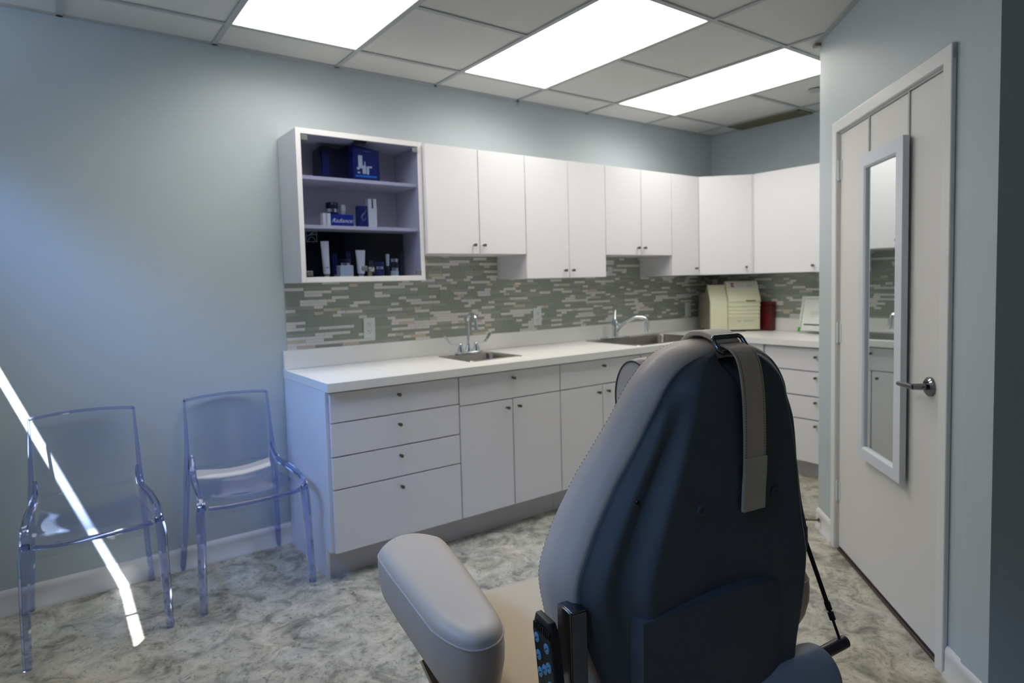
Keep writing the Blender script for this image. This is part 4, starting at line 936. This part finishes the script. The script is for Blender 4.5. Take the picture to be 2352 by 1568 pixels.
bm = newbm(); box(bm, -0.425, -0.30, 0.285, 0.325, 0.30, 0.335); obj('arm_bracket', bm, DCHROME, tch, bev=0.003)
bm = newbm(); v = []
tube(bm, [(-0.47, 0.42, 0.555), (-0.43, 0.32, 0.42), (-0.40, 0.24, 0.30)], 0.011, n=4); obj('arm_link', bm, STEEL, tch)
bm = newbm(); box(bm, 0.408, 0.436, 0.34, 0.38, 0.30, 0.476); box(bm, 0.30, 0.41, 0.34, 0.38, 0.30, 0.335); obj('arm_post', bm, DCHROME, tch, bev=0.003)
# rear bolster, axle and gas strut
bm = newbm(); R = []
for x, s in ((-0.22, 0.9), (-0.215, 1), (0.205, 1.0), (0.217, 0.97), (0.224, 0.88), (0.226, 0.6)):
    R.append([(x, 0.000+0.056*s*math.cos(a), 0.540+0.062*s*math.sin(a)) for a in [2*math.pi*k/32 for k in range(32)]])
loft(bm, R); obj('rear_bolster', bm, mat('bolster_grey', (0.30, 0.34, 0.37), 0.4, bump=0.06, bscale=900), tch, smooth=True, angle=60)
bm = newbm(); cyl(bm, (0.20, 0.0, 0.578), (0.300, 0.0, 0.584), 0.0125, n=20); obj('axle_tube', bm, mat('axle_dark', (0.09, 0.075, 0.08), 0.35, metal=0.7), tch, smooth=True)
bm = newbm(); A = Vector((0.258, 0.062, 0.785)); B = Vector((0.284, 0.0, 0.592)); d = B-A
cyl(bm, A, A+d*0.62, 0.0045, n=12); cyl(bm, A+d*0.62, A+d*0.70, 0.0062, n=12); cyl(bm, A+d*0.72, A+d*0.80, 0.0062, n=12); cyl(bm, A+d*0.60, B, 0.0030, n=10)
obj('gas_strut', bm, BLACK, tch, smooth=True)
bm = newbm(); box(bm, 0.238, 0.264, 0.060, 0.072, 0.775, 0.815); obj('strut_mount', bm, BLACK, tch, bev=0.002)
# handset bracket on the left
bm = newbm(); x0, x1, f0, f1, zt, zb = -0.332, -0.297, 0.058, 0.100, 0.785, 0.56
for a in (f0,):
    pass
box(bm, x0+0.004, x1, f0, f1, zt-0.004, zt); box(bm, x0+0.004, x1, f0, f0+0.004, zb, zt-0.004); box(bm, x0, x0+0.004, f0, f1, zb, zt)
obj('handset_bracket', bm, DCHROME, tch, bev=0.0015)
# ------------------------------------------------------------------ hand control
hc = thing('hand_control', 'black hand control with round blue buttons hanging on the treatment chair', 'remote control', (0, 0, 0))
hc.rotation_euler = (0, 0, math.radians(-9))
hc.location = tch.location
hx = -0.372
bm = newbm(); pr = [(0.052, 0.772), (0.122, 0.776)]
def hq(f, z, x): return (x, f, z)
prof = []
Z0, Z1 = 0.50, 0.772
R = []
for z, wf, fc in ((Z0, 0.066, 0.050), (0.60, 0.066, 0.062), (0.70, 0.066, 0.078), (0.745, 0.066, 0.087), (0.762, 0.060, 0.090), (0.772, 0.048, 0.092)):
    a, b_ = fc-wf/2, fc+wf/2; dx = 0.004 if z > 0.75 else 0
    R.append([(hx+dx, a+0.004, z), (hx+dx, b_-0.004, z), (hx+dx+0.004, b_, z), (hx+0.018, b_, z), (hx+0.018, a, z), (hx+dx+0.004, a, z)])
loft(bm, R); obj('handset_body', bm, BLACK, hc, bev=0.0015)
bm = newbm()
for k in range(9): f = 0.060+k*0.0062; box(bm, hx-0.0012, hx+0.001, f, f+0.0026, 0.748, 0.760)
obj('grip_ribs', bm, BLACK, hc)
def fcz(z): return interp([(0.50, 0.050), (0.60, 0.062), (0.70, 0.078), (0.745, 0.087)], z)
rows = [(0.735, -0.016), (0.731, 0.016), (0.707, -0.016), (0.701, 0.016), (0.691, 0.001), (0.679, -0.016), (0.671, 0.016), (0.649, -0.016), (0.641, 0.016), (0.619, -0.016), (0.612, 0.016), (0.590, -0.016), (0.583, 0.016)]
for z, df in rows:
    f = fcz(z)-df
    bm = newbm(); lathe(bm, [(0.0085, 0.0), (0.0085, -0.0014), (0.0075, -0.002), (0.0, -0.002)], (hx+0.0002, f, z), axis='x', n=22); b_ = obj('button', bm, BTN, hc, smooth=True)
    bm = newbm(); tube(bm, [(hx-0.0021, f+0.003, z-0.003), (hx-0.0021, f, z+0.001), (hx-0.0021, f-0.003, z+0.002)], 0.0008, n=5); obj('button_symbol', bm, BTNI, b_)
